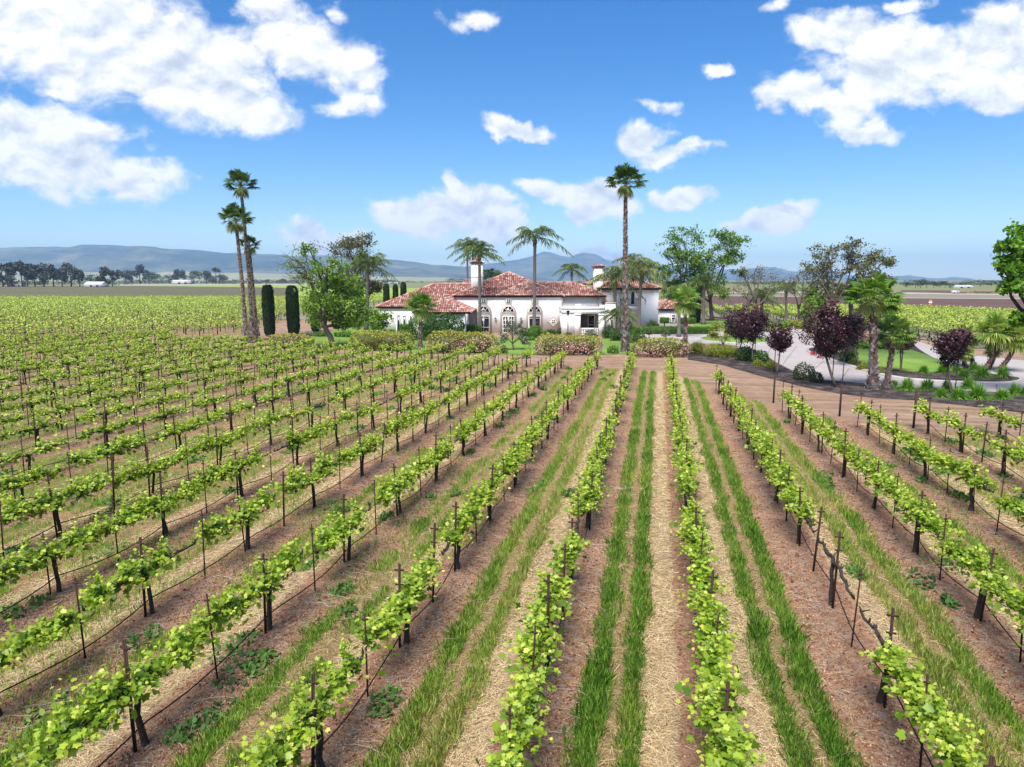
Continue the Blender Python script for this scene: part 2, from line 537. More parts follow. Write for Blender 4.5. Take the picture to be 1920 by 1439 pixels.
def inside(poly, x, y):
    x, y = np.asarray(x, float), np.asarray(y, float)
    r = np.zeros(x.shape, bool)
    n = len(poly)
    for i in range(n):
        x1, y1 = poly[i]
        x2, y2 = poly[(i + 1) % n]
        c = ((y1 > y) != (y2 > y)) & (x < (x2 - x1) * (y - y1) / ((y2 - y1) or 1e-9) + x1)
        r ^= c
    return r


EU_PTS = sorted(uv(G(*q)) for q in ROW_END)


def t_end(u):
    us = np.array([q[0] for q in EU_PTS])
    ts = np.array([q[1] for q in EU_PTS])
    return np.where(np.asarray(u) < us[0], 400.0, np.interp(u, us, ts))


def strip_m(u):
    """distance from the outer vine row of the alley a point lies in, and the alley number (negative on the left)"""
    w = np.abs(u - ROW_C0)
    a = np.floor(w / ROW_S)
    return ROW_S - (w - a * ROW_S), np.where(u < ROW_C0, -(a + 1), a + 1).astype(int)


def hz(u, t):
    d = np.abs(u - ROW_C0) / ROW_S
    d = np.abs(d - np.round(d)) * ROW_S
    f = np.clip((t_end(u) - t) / 1.5, 0, 1)
    m, a = strip_m(u)
    return f * (0.07 * np.exp(-(d / 0.42) ** 2) - 0.035 * np.exp(-((m - 0.75) / 0.22) ** 2) +
                0.03 * (vnoise(u, t, .45, 5) - .5) + .02 * (vnoise(u, t, .2, 6) - .5))


# ------------------------------------------------------------------ ground materials
def mat_ground():
    m = bpy.data.materials.new('valley_ground')
    m.use_nodes = True
    k = NT(m.node_tree)
    out = k.n('ShaderNodeOutputMaterial')
    tc = k.n('ShaderNodeTexCoord').outputs['Object']
    n1 = k.noise(tc, .004, 4.0)
    n2 = k.noise(tc, .35, 6.0, .65)
    c = k.ramp(n1, [(.30, (.27, .165, .105)), (.45, (.20, .17, .085)), (.55, (.15, .20, .06)), (.68, (.27, .23, .14))])
    near = k.n('ShaderNodeVectorMath', {0: tc}, operation='LENGTH').outputs[1]
    f = k.step(near, 90, 190)
    c0 = k.ramp(n2, [(.25, (.21, .125, .085)), (.6, (.34, .225, .155)), (.8, (.41, .29, .21))])
    c = k.mix(f, c0, c)
    b = k.n('ShaderNodeBsdfPrincipled', {'Base Color': c, 'Roughness': .95, 'Specular IOR Level': .1})
    bp = k.n('ShaderNodeBump', {'Strength': .5, 'Distance': .06, 'Height': n2})
    k.t.links.new(bp.outputs[0], b.inputs['Normal'])
    k.t.links.new(b.outputs[0], out.inputs[0])
    return m


def mat_vineyard():
    """soil, straw and thin grass strips laid along the rows; local x runs across the rows, y along them"""
    m = bpy.data.materials.new('vineyard_soil')
    m.use_nodes = True
    k = NT(m.node_tree)
    out = k.n('ShaderNodeOutputMaterial')
    tc = k.n('ShaderNodeTexCoord').outputs['Object']
    sp = k.n('ShaderNodeSeparateXYZ', {0: tc}).outputs
    warp = k.noise(tc, 1.6, 4.0, .6)
    x = k.m('ADD', sp[0], k.m('MULTIPLY', k.m('SUBTRACT', warp, .5), .34))
    w = k.m('ABSOLUTE', k.m('SUBTRACT', x, ROW_C0))
    a = k.m('DIVIDE', w, ROW_S)
    al = k.m('FLOOR', a)
    mm = k.m('MULTIPLY', k.m('SUBTRACT', 1.0, k.m('SUBTRACT', a, al)), ROW_S)
    right = k.m('GREATER_THAN', x, ROW_C0)
    fine = k.noise(tc, 26.0, 5.0, .7)
    mid = k.noise(tc, 5.0, 6.0, .65)
    big = k.noise(tc, .45, 4.0, .6)
    soil = k.ramp(k.m('ADD', k.m('MULTIPLY', fine, .5), k.m('MULTIPLY', mid, .5)),
                  [(.30, (.10, .043, .022)), (.43, (.31, .155, .085)), (.58, (.49, .285, .17)), (.74, (.64, .44, .30))])
    grey = k.ramp(fine, [(.3, (.17, .09, .05)), (.52, (.38, .265, .18)), (.72, (.60, .48, .37))])
    # pruned canes and litter lie under and outside the row
    d_out = k.m('MULTIPLY', k.step(mm, 0.95, 0.35), k.step(mid, .40, .62))
    soil = k.mix(k.m('MULTIPLY', d_out, .8), soil, grey)
    straw = k.ramp(k.m('ADD', k.m('MULTIPLY', fine, .6), k.m('MULTIPLY', mid, .4)),
                   [(.28, (.20, .12, .07)), (.45, (.42, .295, .16)), (.6, (.58, .44, .25)), (.8, (.70, .58, .38))])
    st = k.m('MULTIPLY', k.step(mm, 1.62, 1.80), k.step(mm, 2.22, 2.08))
    dec = k.m('SUBTRACT', 1.12, k.m('MULTIPLY', k.m('ABSOLUTE', k.m('SUBTRACT', al, 0.5)), .105), clamp=True)
    st = k.m('MULTIPLY', st, k.step(k.m('ADD', k.m('MULTIPLY', mid, .5), k.m('MULTIPLY', dec, .62)), .48, .80))
    c = k.mix(st, soil, straw)
    # light litter between the grass strips
    gap = k.m('MULTIPLY', k.step(mm, .85, .95), k.step(mm, 1.85, 1.75))
    thatch = k.ramp(fine, [(.3, (.15, .10, .05)), (.5, (.30, .22, .10)), (.75, (.47, .37, .19))])
    c = k.mix(k.m('MULTIPLY', gap, k.m('SUBTRACT', .7, k.m('MULTIPLY', k.step(al, 1.5, 6.0), .45))), c, thatch)
    # patches of low green growth, more of it away from the middle rows
    gfar = k.step(al, 1.0, 9.0)
    green = k.ramp(mid, [(.3, (.07, .12, .025)), (.6, (.15, .20, .05)), (.8, (.26, .28, .10))])
    gm = k.m('MULTIPLY', k.step(k.m('ADD', big, k.m('MULTIPLY', gfar, .22)), .52, .66), k.m('ADD', .22, k.m('MULTIPLY', gfar, .42)))
    gm = k.m('MULTIPLY', gm, k.m('MULTIPLY', k.step(mm, .5, .8), k.step(mm, 2.5, 2.2)))
    c = k.mix(gm, c, green)
    # bare dirt headland where no vines stand
    trk = k.noise(k.n('ShaderNodeMapping', {'Vector': tc, 'Rotation': (0, 0, .25), 'Scale': (.05, 1.0, 1)}).outputs[0], 1.5, 4.0, .6)
    dirt = k.ramp(k.m('ADD', k.m('MULTIPLY', fine, .35), k.m('ADD', k.m('MULTIPLY', k.noise(tc, 1.1, 5.0, .6), .25), k.m('MULTIPLY', trk, .40))),
                  [(.34, (.17, .10, .06)), (.5, (.33, .21, .135)), (.64, (.50, .36, .25))])
    inr = k.n('ShaderNodeAttribute', attribute_name='inrow').outputs['Fac']
    c = k.mix(k.step(k.m('ADD', inr, k.m('MULTIPLY', k.m('SUBTRACT', mid, .5), .8)), .3, .7), dirt, c)
    b = k.n('ShaderNodeBsdfPrincipled', {'Base Color': c, 'Roughness': .95, 'Specular IOR Level': .1})
    hgt = k.m('ADD', k.m('MULTIPLY', fine, .6), mid)
    bp = k.n('ShaderNodeBump', {'Strength': 1.0, 'Distance': .11, 'Height': hgt})
    k.t.links.new(bp.outputs[0], b.inputs['Normal'])
    k.t.links.new(b.outputs[0], out.inputs[0])
    return m


def mat_mix(name, stops, scale, stretch=(1, 1, 1), rough=.9, bump=.3, scale2=None, dist=.05, rot=0.0):
    m = bpy.data.materials.new(name)
    m.use_nodes = True
    k = NT(m.node_tree)
    out = k.n('ShaderNodeOutputMaterial')
    tc = k.n('ShaderNodeTexCoord').outputs['Object']
    v = k.n('ShaderNodeMapping', {'Vector': tc, 'Rotation': (0, 0, rot), 'Scale': stretch}).outputs[0]
    n1 = k.noise(v, scale, 6.0, .65)
    if scale2:
        n1 = k.m('ADD', k.m('MULTIPLY', n1, .55), k.m('MULTIPLY', k.noise(v, scale2, 5.0, .6), .45))
    c = k.ramp(n1, stops)
    b = k.n('ShaderNodeBsdfPrincipled', {'Base Color': c, 'Roughness': rough, 'Specular IOR Level': .12})
    if bump:
        bp = k.n('ShaderNodeBump', {'Strength': bump, 'Distance': dist, 'Height': n1})
        k.t.links.new(bp.outputs[0], b.inputs['Normal'])
    k.t.links.new(b.outputs[0], out.inputs[0])
    return m


M_LAWN = mat_mix('lawn_turf', [(.34, (.085, .15, .028)), (.5, (.145, .235, .04)), (.66, (.24, .32, .075))], 14.0, scale2=.35)
M_CONC = mat_mix('concrete_drive_surface', [(.32, (.27, .235, .21)), (.5, (.365, .32, .295)), (.68, (.44, .395, .37))], 6.0, bump=.15, scale2=.22, dist=.02)
M_MULCH = mat_mix('bark_mulch', [(.34, (.010, .007, .006)), (.48, (.038, .028, .025)), (.64, (.17, .135, .12))], 9.0, bump=1.0, scale2=1.2)
M_PLOUGH = mat_mix('ploughed_field', [(.3, (.075, .045, .035)), (.5, (.115, .068, .052)), (.7, (.155, .095, .072))], 1.1, bump=.5, scale2=.02, rot=.3, stretch=(.25, 1.6, 1))
M_CROP = mat_mix('young_crop_field', [(.3, (.075, .062, .035)), (.5, (.115, .105, .05)), (.7, (.16, .15, .075))], .9, bump=.4, scale2=.02, stretch=(.2, 1.4, 1))
M_GREENF = mat_mix('green_crop_field', [(.3, (.16, .24, .035)), (.5, (.24, .33, .05)), (.7, (.32, .40, .08))], .4, bump=0, scale2=.02)
M_PALE = mat_mix('pale_field_road', [(.3, (.27, .23, .18)), (.5, (.35, .30, .24)), (.7, (.42, .37, .31))], .08, bump=0, scale2=.6)
M_OLIVEF = mat_mix('fallow_field', [(.3, (.15, .145, .085)), (.5, (.21, .19, .12)), (.7, (.27, .245, .16))], .05, bump=0, scale2=.5, stretch=(.3, 1, 1))
M_HILL = mat_mix('hill_slope', [(.34, (.02, .035, .02)), (.46, (.05, .06, .035)), (.58, (.13, .125, .06)), (.7, (.24, .21, .11))], .0016, bump=0, scale2=.006)
M_FOOT = mat_mix('foothill_slope', [(.3, (.16, .17, .07)), (.5, (.27, .25, .12)), (.7, (.38, .33, .19))], .002, bump=0, scale2=.01)


def sheet(name, pts, z, mat, thick=0.0, kind='structure', curve=False):
    """flat polygon given by photo outlines on the ground (or world x,y), thick > 0 gives it a real edge"""
    g = Geo()
    P = [G(*q)[:2] for q in pts]
    if curve:                                    # round the outline (Chaikin)
        for _ in range(2):
            Q = []
            for i in range(len(P)):
                a, b = P[i], P[(i + 1) % len(P)]
                Q += [a * .75 + b * .25, a * .25 + b * .75]
            P = Q
    c = np.mean(P, axis=0)
    if thick:
        g.prism([tuple(q) for q in P], z, z - thick, 'z')
    else:
        g.add([(q[0], q[1], z) for q in P], [list(range(len(P)))])
    o = g.build(name, mat, origin=(c[0], c[1], 0))
    if kind:
        tag(o, kind=kind)
    # faces must look upwards
    me = o.data
    if me.polygons[0].normal.z < 0:
        me.flip_normals()
    return o


# ---- the one big ground sheet
g = Geo()
S_ = 16000.0
g.add([(-S_, -3000, -.06), (S_, -3000, -.06), (S_, 15000, -.06), (-S_, 15000, -.06)], [(0, 1, 2, 3)])
tag(g.build('ground', mat_ground()), kind='structure')

# ---- vineyard floor: a fine grid with the low berms of the rows
def vineyard_floor():
    u = np.arange(-104, 46, .23)
    t = np.concatenate([np.arange(1, 30, .3), np.arange(30, 110, .7)])
    U, T = np.meshgrid(u, t)
    Zs = hz(U, T)
    me = bpy.data.meshes.new('vineyard_soil')
    V = np.stack([U, T, Zs], -1).reshape(-1, 3)
    me.vertices.add(len(V))
    me.vertices.foreach_set('co', V.astype(np.float32).ravel())
    nj, ni = U.shape
    jj, ii = np.meshgrid(np.arange(nj - 1), np.arange(ni - 1), indexing='ij')
    a = (jj * ni + ii).ravel()
    f = np.stack([a, a + 1, a + ni + 1, a + ni], -1)
    XYp = xy(U.ravel(), T.ravel())
    px, py, zc = proj(XYp[:, 0], XYp[:, 1], 0.0)
    inr = (inside(PXA, px, py) | (zc < 1) | inside(PXB, px, py)).astype(np.float32)
    me.loops.add(f.size)
    me.loops.foreach_set('vertex_index', f.astype(np.int32).ravel())
    me.polygons.add(len(f))
    me.polygons.foreach_set('loop_start', (np.arange(len(f)) * 4).astype(np.int32))
    me.polygons.foreach_set('use_smooth', np.ones(len(f), bool))
    at = me.attributes.new('inrow', 'FLOAT', 'POINT')
    at.data.foreach_set('value', inr)
    me.materials.append(mat_vineyard())
    me.update(calc_edges=True)
    o = bpy.data.objects.new('vineyard_soil', me)
    COL.objects.link(o)
    o.rotation_euler = (0, 0, -PSI)
    o.location = (0, 0, 0.0)
    tag(o, kind='structure')


vineyard_floor()

# ---- far fields, lanes
sheet('field', [(-500, 556), (-500, 537), (240, 536.6), (620, 541), (620, 563), (-500, 563)], .03, M_CROP)
sheet('vineyard_ground', [(-500, 600), (-500, 563), (800, 563), (800, 575), (620, 600)], .05, M_OLIVEF)
sheet('field', [(240, 536.4), (620, 535.5), (620, 541)], .06, M_GREENF)
sheet('field', [(560, 556), (560, 540.5), (900, 541), (1150, 545), (1150, 556)], .05, M_GREENF)
sheet('lane', [(225, 536.2), (225, 533.5), (620, 532.5), (620, 535.3)], .04, M_PALE)
sheet('field', [(1290, 574), (1290, 555), (1500, 555.5), (1700, 560), (2050, 563), (2050, 606), (1920, 598), (1700, 588), (1290, 588)], .05, M_PLOUGH)
sheet('lane', [(1290, 554.8), (1290, 554), (1700, 558.3), (2050, 561.5), (2050, 562.8), (1700, 559.8)], .06, M_PALE)
sheet('field', [(1290, 553.8), (1290, 549), (1700, 552.3), (2050, 556.8), (2050, 561.3), (1700, 558)], .05, M_OLIVEF)
sheet('lane', [(1290, 548.8), (1290, 547), (1700, 548.5), (1850, 552), (2050, 554.5), (2050, 556.6), (1700, 552)], .06, M_PALE)
sheet('field', [(1690, 547), (1690, 544.6), (1780, 545), (1812, 548.5), (1812, 551), (1700, 548.3)], .05, M_PLOUGH)
sheet('vineyard_ground', PXC, .08, M_OLIVEF)

# ---- garden ground
sheet('lawn', [(548, 640), (600, 628), (655, 612), (700, 605), (712, 622), (770, 624), (880, 634), (1050, 634), (1060, 634), (1190, 636), (1205, 655), (1185, 664),
               (1130, 666), (1000, 666), (930, 666), (800, 664), (690, 655), (600, 655), (556, 652)], .03, M_LAWN)
sheet('driveway', [(1196, 626), (1300, 623), (1360, 622.5), (1440, 622), (1485, 621), (1488, 612), (1490, 607), (1503, 607), (1508, 622),
                   (1528, 640), (1560, 645), (1640, 640), (1690, 632), (1712, 638), (1790, 664), (1930, 678), (2080, 684), (2080, 742),
                   (1890, 737), (1750, 731), (1640, 722), (1590, 717), (1540, 712.5), (1488, 697), (1457, 681), (1430, 664),
                   (1400, 652), (1340, 645), (1260, 646), (1200, 640)], .03, M_CONC)
g = Geo()
for (a_, b_) in (((1468, 684), (1494, 650)), ((1515, 702), (1545, 678)), ((1575, 716), (1592, 692)), ((1700, 727), (1705, 713)), ((1790, 733), (1790, 719.5)), ((1870, 737), (1868, 722)), ((1440, 664), (1452, 641)), ((1488, 634), (1509, 634))):
    p_, q_ = G(*a_), G(*b_)
    s_ = unit(np.cross(q_ - p_, [0, 0, 1.0])) * .03
    g.add([p_ - s_ + [0, 0, .036], p_ + s_ + [0, 0, .036], q_ + s_ + [0, 0, .036], q_ - s_ + [0, 0, .036]], [(0, 1, 2, 3)])
tag(g.build('driveway_joints', plain('joint_filler', (.16, .14, .125), .95)), kind='structure')
sheet('mulch_bed', [(1286, 664), (1340, 652), (1405, 653), (1430, 665), (1457, 682), (1488, 698), (1540, 713.5), (1590, 718), (1640, 723), (1750, 732), (1890, 738), (2080, 743),
                    (2080, 795), (1900, 772), (1800, 760), (1715, 751), (1640, 747), (1575, 739), (1515, 728), (1455, 713), (1420, 704), (1350, 684), (1290, 675)], .024, M_MULCH)
sheet('curb', [(1501, 658.5), (1530, 652), (1585, 642), (1650, 634), (1706, 640), (1735, 665), (1790, 690), (1850, 703), (1905, 709), (1919, 713), (1905, 718.5), (1868, 721),
               (1769, 718), (1674, 711), (1600, 691)], .10, M_CURB, .1, curve=True)
sheet('mulch_bed', [(1507, 658.5), (1532, 653), (1587, 643), (1650, 635), (1704, 641), (1733, 666), (1788, 691), (1848, 704), (1902, 710), (1914, 713), (1902, 717), (1868, 719.3),
                    (1769, 716.3), (1676, 709), (1604, 689)], .13, M_MULCH, .05, curve=True)
sheet('lawn', [(1560, 662), (1590, 656), (1640, 654), (1695, 655), (1735, 668), (1775, 684), (1800, 693), (1790, 700), (1735, 703), (1690, 699), (1640, 690), (1590, 676)], .16, M_LAWN, .05, curve=True)
sheet('curb', [(1310, 635.5), (1325, 632.6), (1365, 631.6), (1410, 632), (1440, 635), (1448, 640), (1440, 644.5), (1405, 646), (1350, 643.5), (1318, 640)], .10, M_CURB, .1, curve=True)
sheet('lawn', [(1313, 635.6), (1327, 633), (1365, 632), (1410, 632.5), (1438, 635.3), (1444.5, 640), (1438, 643.7), (1405, 645.2), (1352, 642.8), (1321, 639.6)], .13, M_LAWN, .05, curve=True)
sheet('lawn', [(1300, 606), (1345, 600), (1480, 607), (1480, 619), (1300, 621)], .03, M_LAWN)


# ---- hills
def hills(name, D, prof, depth, mat, seed, noise=.16):
    xs = np.arange(prof[0][0], prof[-1][0] + 1, 6.0)
    ys = np.interp(xs, [p[0] for p in prof], [p[1] for p in prof])
    ys = ys + (vnoise(xs, 0 * xs, 46, seed) - .5) * 3.2 + (vnoise(xs, 0 * xs, 17, seed + 1) - .5) * 1.4
    nr = 26
    rows = []
    for r in range(nr + 5):
        f = r / nr
        dd = D - depth * (1 - f)
        hf = (f if f < 1 else max(0, 1 - (f - 1) * 6))
        hf = hf * hf * (3 - 2 * hf)
        row = []
        for i, (px, py) in enumerate(zip(xs, ys)):
            top = P3(px, py, D)
            h = max(0.0, top[2])
            X = top[0] * dd / D
            nz = (vnoise(np.array(px * 1.0 + r * 9), np.array(r * 21.0), 60, seed + 3) - .5) * 1.4 + \
                 (vnoise(np.array(px * 1.0 - r * 5), np.array(r * 17.0), 22, seed + 4) - .5) * .7
            hh = h * hf * (1 + nz * noise * 4 * (1 - hf) * (f < 1)) - (.1 if r == 0 else 0) * 10
            row.append((X, dd, hh))
        rows.append(row)
    V = np.array(rows)
    n, m = V.shape[:2]
    jj, ii = np.meshgrid(np.arange(n - 1), np.arange(m - 1), indexing='ij')
    a = (jj * m + ii).ravel()
    g = Geo()
    g.add(V.reshape(-1, 3), np.stack([a, a + 1, a + m + 1, a + m], -1))
    tag(g.build(name, mat, smooth=True), kind='structure')


hills('hills', 7200, [(-420, 472), (-200, 468), (0, 466), (70, 463), (130, 464), (152, 459), (195, 460), (262, 464), (350, 469), (420, 475), (480, 478),
                      (560, 480), (640, 482), (705, 484), (760, 491), (800, 496), (850, 500), (900, 505), (960, 513), (1040, 524)], 2600, M_HILL, 3)
hills('hills', 4600, [(-420, 508), (-100, 505), (60, 507), (150, 511), (260, 513), (380, 511), (500, 514), (640, 517), (760, 519), (900, 523), (1000, 527)], 1300, M_FOOT, 13, .1)
hills('mountains', 9800, [(780, 520), (860, 503), (900, 497), (932, 494), (970, 489), (1000, 482), (1018, 474), (1034, 474), (1050, 479), (1068, 481), (1093, 473.5), (1120, 477), (1134, 486),
                          (1170, 494), (1220, 500), (1300, 503), (1380, 506), (1430, 501), (1448, 500), (1480, 507), (1560, 515), (1640, 519), (1690, 519), (1706, 517.5),
                          (1740, 521), (1765, 522), (1790, 519), (1808, 521), (1830, 526), (1900, 530)], 3000, M_HILL, 23)

# ---- air: pale blue haze over the valley
g = Geo()
g.box(-13000, 13000, -2500, 13500, -1.1, 480)
mh = bpy.data.materials.new('valley_air')
mh.use_nodes = True
k = NT(mh.node_tree)
ko = k.n('ShaderNodeOutputMaterial')
kv = k.n('ShaderNodeVolumePrincipled', {'Color': (.42, .68, 1.0, 1), 'Density': 1.1e-4, 'Anisotropy': 0.0})
k.t.links.new(kv.outputs[0], ko.inputs['Volume'])
tag(g.build('haze', mh), label='pale blue haze over the valley floor and hills', cat='haze', kind='stuff')

# ------------------------------------------------------------------ the villa
YF = 85.4


def X(px, Y=YF):
    return P3(px, 600, Y)[0]


def Z(py, Y=YF):
    return P3(960, py, Y)[2]


villa = thing('villa', 'white stucco villa with red barrel tile roofs behind the vineyard', 'house', (0, YF, 0))
TILE_W, TILE_L = .27, .43


def tile_face(g, poly, r):
    poly = [np.array(p, float) for p in poly]
    o = poly[0]
    e = unit(poly[1] - o)
    n = unit(np.cross(e, poly[2] - o))
    if n[2] < 0:
        n = -n
    s = np.cross(n, e)
    if s[2] < 0:
        s = -s
    P2 = [((p - o) @ e, (p - o) @ s) for p in poly]
    wmax = max(p[0] for p in P2)
    wmin = min(p[0] for p in P2)
    hmax = max(p[1] for p in P2)
    g.add([p for p in poly], [list(range(len(poly)))], .08)
    A = np.arange(wmin + TILE_W / 2, wmax, TILE_W)
    B = np.arange(-.05, hmax, TILE_L)
    A, B = (q.ravel() for q in np.meshgrid(A, B))
    ok = inside(P2, A, B + TILE_L * .45)
    A, B = A[ok], B[ok]
    N = len(A)
    if N == 0:
        return
    an = np.linspace(0, math.pi, 5)
    vs = []
    for (bb, rad, lift) in ((0.0, .132, .035), (TILE_L + .05, .105, .0)):
        ring = o[None, None] + (A[:, None] + np.cos(an)[None] * rad)[..., None] * e + (B[:, None] + bb)[..., None] * s + \
            (np.sin(an) * rad + lift)[None, :, None] * n
        vs.append(ring)
    V = np.stack(vs, 1).reshape(N, 10, 3)
    base = np.array([(q, q + 1, q + 6, q + 5) for q in range(4)])
    F = (np.arange(N)[:, None, None] * 10 + base[None]).reshape(-1, 4)
    tn = np.clip(r.beta(1.6, 1.7, N) + (r.random(N) < .12) * .3, .02, 1)
    g.add(V.reshape(-1, 3), F, np.repeat(tn, 4))


def cap_line(g, a, b, r):
    a, b = np.array(a, float), np.array(b, float)
    L = np.linalg.norm(b - a)
    n = max(1, int(L / .4))
    for i in range(n):
        p, q = a + (b - a) * i / n, a + (b - a) * min(1, (i + 1.12) / n)
        g.tube([p + [0, 0, .07], q + [0, 0, .05]], [.15, .12], 7, float(np.clip(r.beta(1.8, 1.5), .05, 1)))


def hip_roof(x0, x1, y0, y1, ze, pitch, seed, name='roof'):
    r = rng(seed)
    tp = math.tan(R(pitch))
    w, d = x1 - x0, y1 - y0
    if w >= d:
        h = d / 2
        ra, rb = (x0 + h, y0 + h, ze + h * tp), (x1 - h, y0 + h, ze + h * tp)
    else:
        h = w / 2
        ra, rb = (x0 + h, y0 + h, ze + h * tp), (x0 + h, y1 - h, ze + h * tp)
    c = [(x0, y0, ze), (x1, y0, ze), (x1, y1, ze), (x0, y1, ze)]
    g = Geo()
    if w >= d:
        faces = [(c[0], c[1], rb, ra), (c[1], c[2], rb), (c[2], c[3], ra, rb), (c[3], c[0], ra)]
        hips = [(c[0], ra), (c[3], ra), (c[1], rb), (c[2], rb), (ra, rb)]
    else:
        faces = [(c[0], c[1], ra), (c[1], c[2], rb, ra), (c[2], c[3], rb), (c[3], c[0], ra, rb)]
        hips = [(c[0], ra), (c[1], ra), (c[2], rb), (c[3], rb), (ra, rb)]
    for f in faces:
        tile_face(g, f, r)
    for a, b in hips:
        if np.linalg.norm(np.array(a) - np.array(b)) > .3:
            cap_line(g, a, b, r)
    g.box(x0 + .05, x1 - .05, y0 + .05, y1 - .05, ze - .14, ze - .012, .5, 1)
    return wb(g, name, [M_TILE, M_EAVE], villa)


def wall(x0, x1, y0, y1, z0, z1, mat=M_STUCCO, name='wall'):
    g = Geo()
    g.box(x0, x1, y0, y1, z0, z1)
    return wb(g, name, mat, villa)


OV = .34
# great hall with the pyramid roof
zM = Z(555.5, YF - OV)
wall(X(855), X(1052.6), YF, YF + 14, 0, zM - .14)
hip_roof(X(855) - OV, X(1052.6) + OV, YF - OV, YF + 14 + OV, zM, 23.0, 11)
# lower hall towards the entrance
wall(X(1052.6) + .01, X(1129), YF + .55, YF + 6.6, 0, zM - .15, M_CREAM)
hip_roof(X(930), X(1136.5), YF - OV + .03, YF + 6.9, zM - .004, 23.5, 12)
# left wing under the long hip roof
YW = 85.9
zW = Z(576.3, YW - OV)
wall(X(710.5, YW), X(856), YW, YW + 12.6, 0, zW - .14)
hip_roof(X(710.5, YW) - OV, 3.4, YW - OV, YW + 12.6 + OV, zW, 22.8, 13)
# porch wing in front of it
YP = 77.0
zP = Z(586.8, YP - .5)
wall(X(781, YP), X(871, YP), YP, YW - .02, 0, zP - .14)
hip_roof(X(773.5, YP - .5), X(884, YP - .5), YP - .5, YP + 13.5, zP, 22.6, 14)
# tower
YT = 87.6
zT = Z(541.6, YT - OV)
wall(X(1129, YT), X(1233.5, YT), YT, YT + 7.4, 0, zT - .14)
hip_roof(X(1126, YT) - .2, X(1233.5, YT) + OV, YT - OV, YT + 7.4 + OV, zT, 21.5, 15)
hip_roof(X(1100, 97), X(1170, 97), 97, 103, Z(533, 97), 19, 19)
# low right wing
YR = 88.0
zR = Z(580.5, YR - OV)
wall(X(1233.8, YR) - .6, X(1290, YR), YR + .02, YR + 8.2, 0, zR - .14)
hip_roof(X(1229, YR), X(1290, YR) + OV, YR - OV, YR + 8.2 + OV, zR, 22.0, 16)
# a small hip roof showing over the lower hall's ridge
hip_roof(X(1049, 100), X(1082, 100), 100, 102.4, Z(535, 100), 20, 18)
wall(X(1050, 100.2), X(1081, 100.2), 100.2, 102.2, 0, Z(535, 100) - .15)
# stucco trim line under the eaves
for (a, b, yy, zz) in ((855, 1052.6, YF, zM), (710.5, 780, YW, zW), (1138, 1233, YT, zT)):
    g = Geo()
    g.box(X(a, yy) - .02, X(b, yy) + .02, yy - .07, yy + .005, zz - .42, zz - .15)
    wb(g, 'eave_moulding', M_WHITE, villa)


def chimney(px0, px1, Y, pyt, zb, depth, pot=True):
    x0, x1, zt = X(px0, Y), X(px1, Y), Z(pyt, Y)
    g = Geo()
    g.box(x0, x1, Y, Y + depth, zb, zt)
    if zt - 1.75 > zb:
        g.box(x0 - .05, x1 + .05, Y - .05, Y + depth + .05, zt - 1.75, zt - 1.62)
    ch = wb(g, 'chimney', M_STUCCO, villa)
    g = Geo()
    r = rng(int(px0))
    ov = .2
    tp = .35
    c = [(x0 - ov, Y - ov, zt + .02), (x1 + ov, Y - ov, zt + .02), (x1 + ov, Y + depth + ov, zt + .02), (x0 - ov, Y + depth + ov, zt + .02)]
    mid = ((x0 + x1) / 2, Y + depth / 2, zt + .02 + (min(x1 - x0, depth) / 2 + ov) * tp)
    for q in range(4):
        tile_face(g, [c[q], c[(q + 1) % 4], mid], r)
    g.box(c[0][0] + .03, c[1][0] - .03, c[0][1] + .03, c[2][1] - .03, zt - .05, zt + .01, .2)
    wb(g, 'chimney_cap', M_TILE, ch)
    if pot:
        g = Geo()
        m_ = np.array(mid)
        g.tube([m_ + [0, 0, -.1], m_ + [0, 0, .45], m_ + [0, 0, .5]], [.2, .2, .12], 8, .35)
        wb(g, 'chimney_pot', M_TILE, ch)


chimney(884, 905.5, 87.4, 493.5, 4.6, 1.3)
chimney(867, 884, 96.5, 533, 5.2, 1.1)
chimney(1112.3, 1130, 90.2, 501, 4.2, 1.25, False)


# windows and doors ---------------------------------------------------------
def window(xc, w, z0, z1, Y, nx=2, ny=2, name='window', curtains=False, mat=None, bars=None, fw=.09):
    mat = mat or M_WHITE
    g = Geo()
    o = [(xc - w / 2, z0), (xc + w / 2, z0), (xc + w / 2, z1), (xc - w / 2, z1)]
    i = [(xc - w / 2 + fw, z0 + fw), (xc + w / 2 - fw, z0 + fw), (xc + w / 2 - fw, z1 - fw), (xc - w / 2 + fw, z1 - fw)]
    g.ring(o, i, Y - .07, Y + .003)
    for q in range(1, nx):
        xx = xc - w / 2 + w * q / nx
        g.box(xx - .03, xx + .03, Y - .055, Y - .024, z0 + fw, z1 - fw)
    for zz in (bars if bars is not None else [z0 + (z1 - z0) * q / ny for q in range(1, ny)]):
        g.box(xc - w / 2 + fw, xc + w / 2 - fw, Y - .052, Y - .026, zz - .03, zz + .03)
    wd = wb(g, name, mat, villa)
    g = Geo()
    g.box(xc - w / 2 + fw * .8, xc + w / 2 - fw * .8, Y - .021, Y + .002, z0 + fw * .8, z1 - fw * .8)
    wb(g, 'pane', M_GLASS, wd)
    if curtains:
        g = Geo()
        for sg in (-1, 1):
            xo, xi = xc + sg * (w / 2 - fw), xc + sg * w * .05
            pl = [(xo, z0 + fw), (xo - sg * w * .12, z0 + fw), (xo - sg * w * .14, z0 + (z1 - z0) * .3), (xi, z1 - fw), (xo, z1 - fw)]
            g.prism(pl, Y - .024, Y - .0225, 'y')
        wb(g, 'curtain', M_CURTAIN, wd)
    return wd


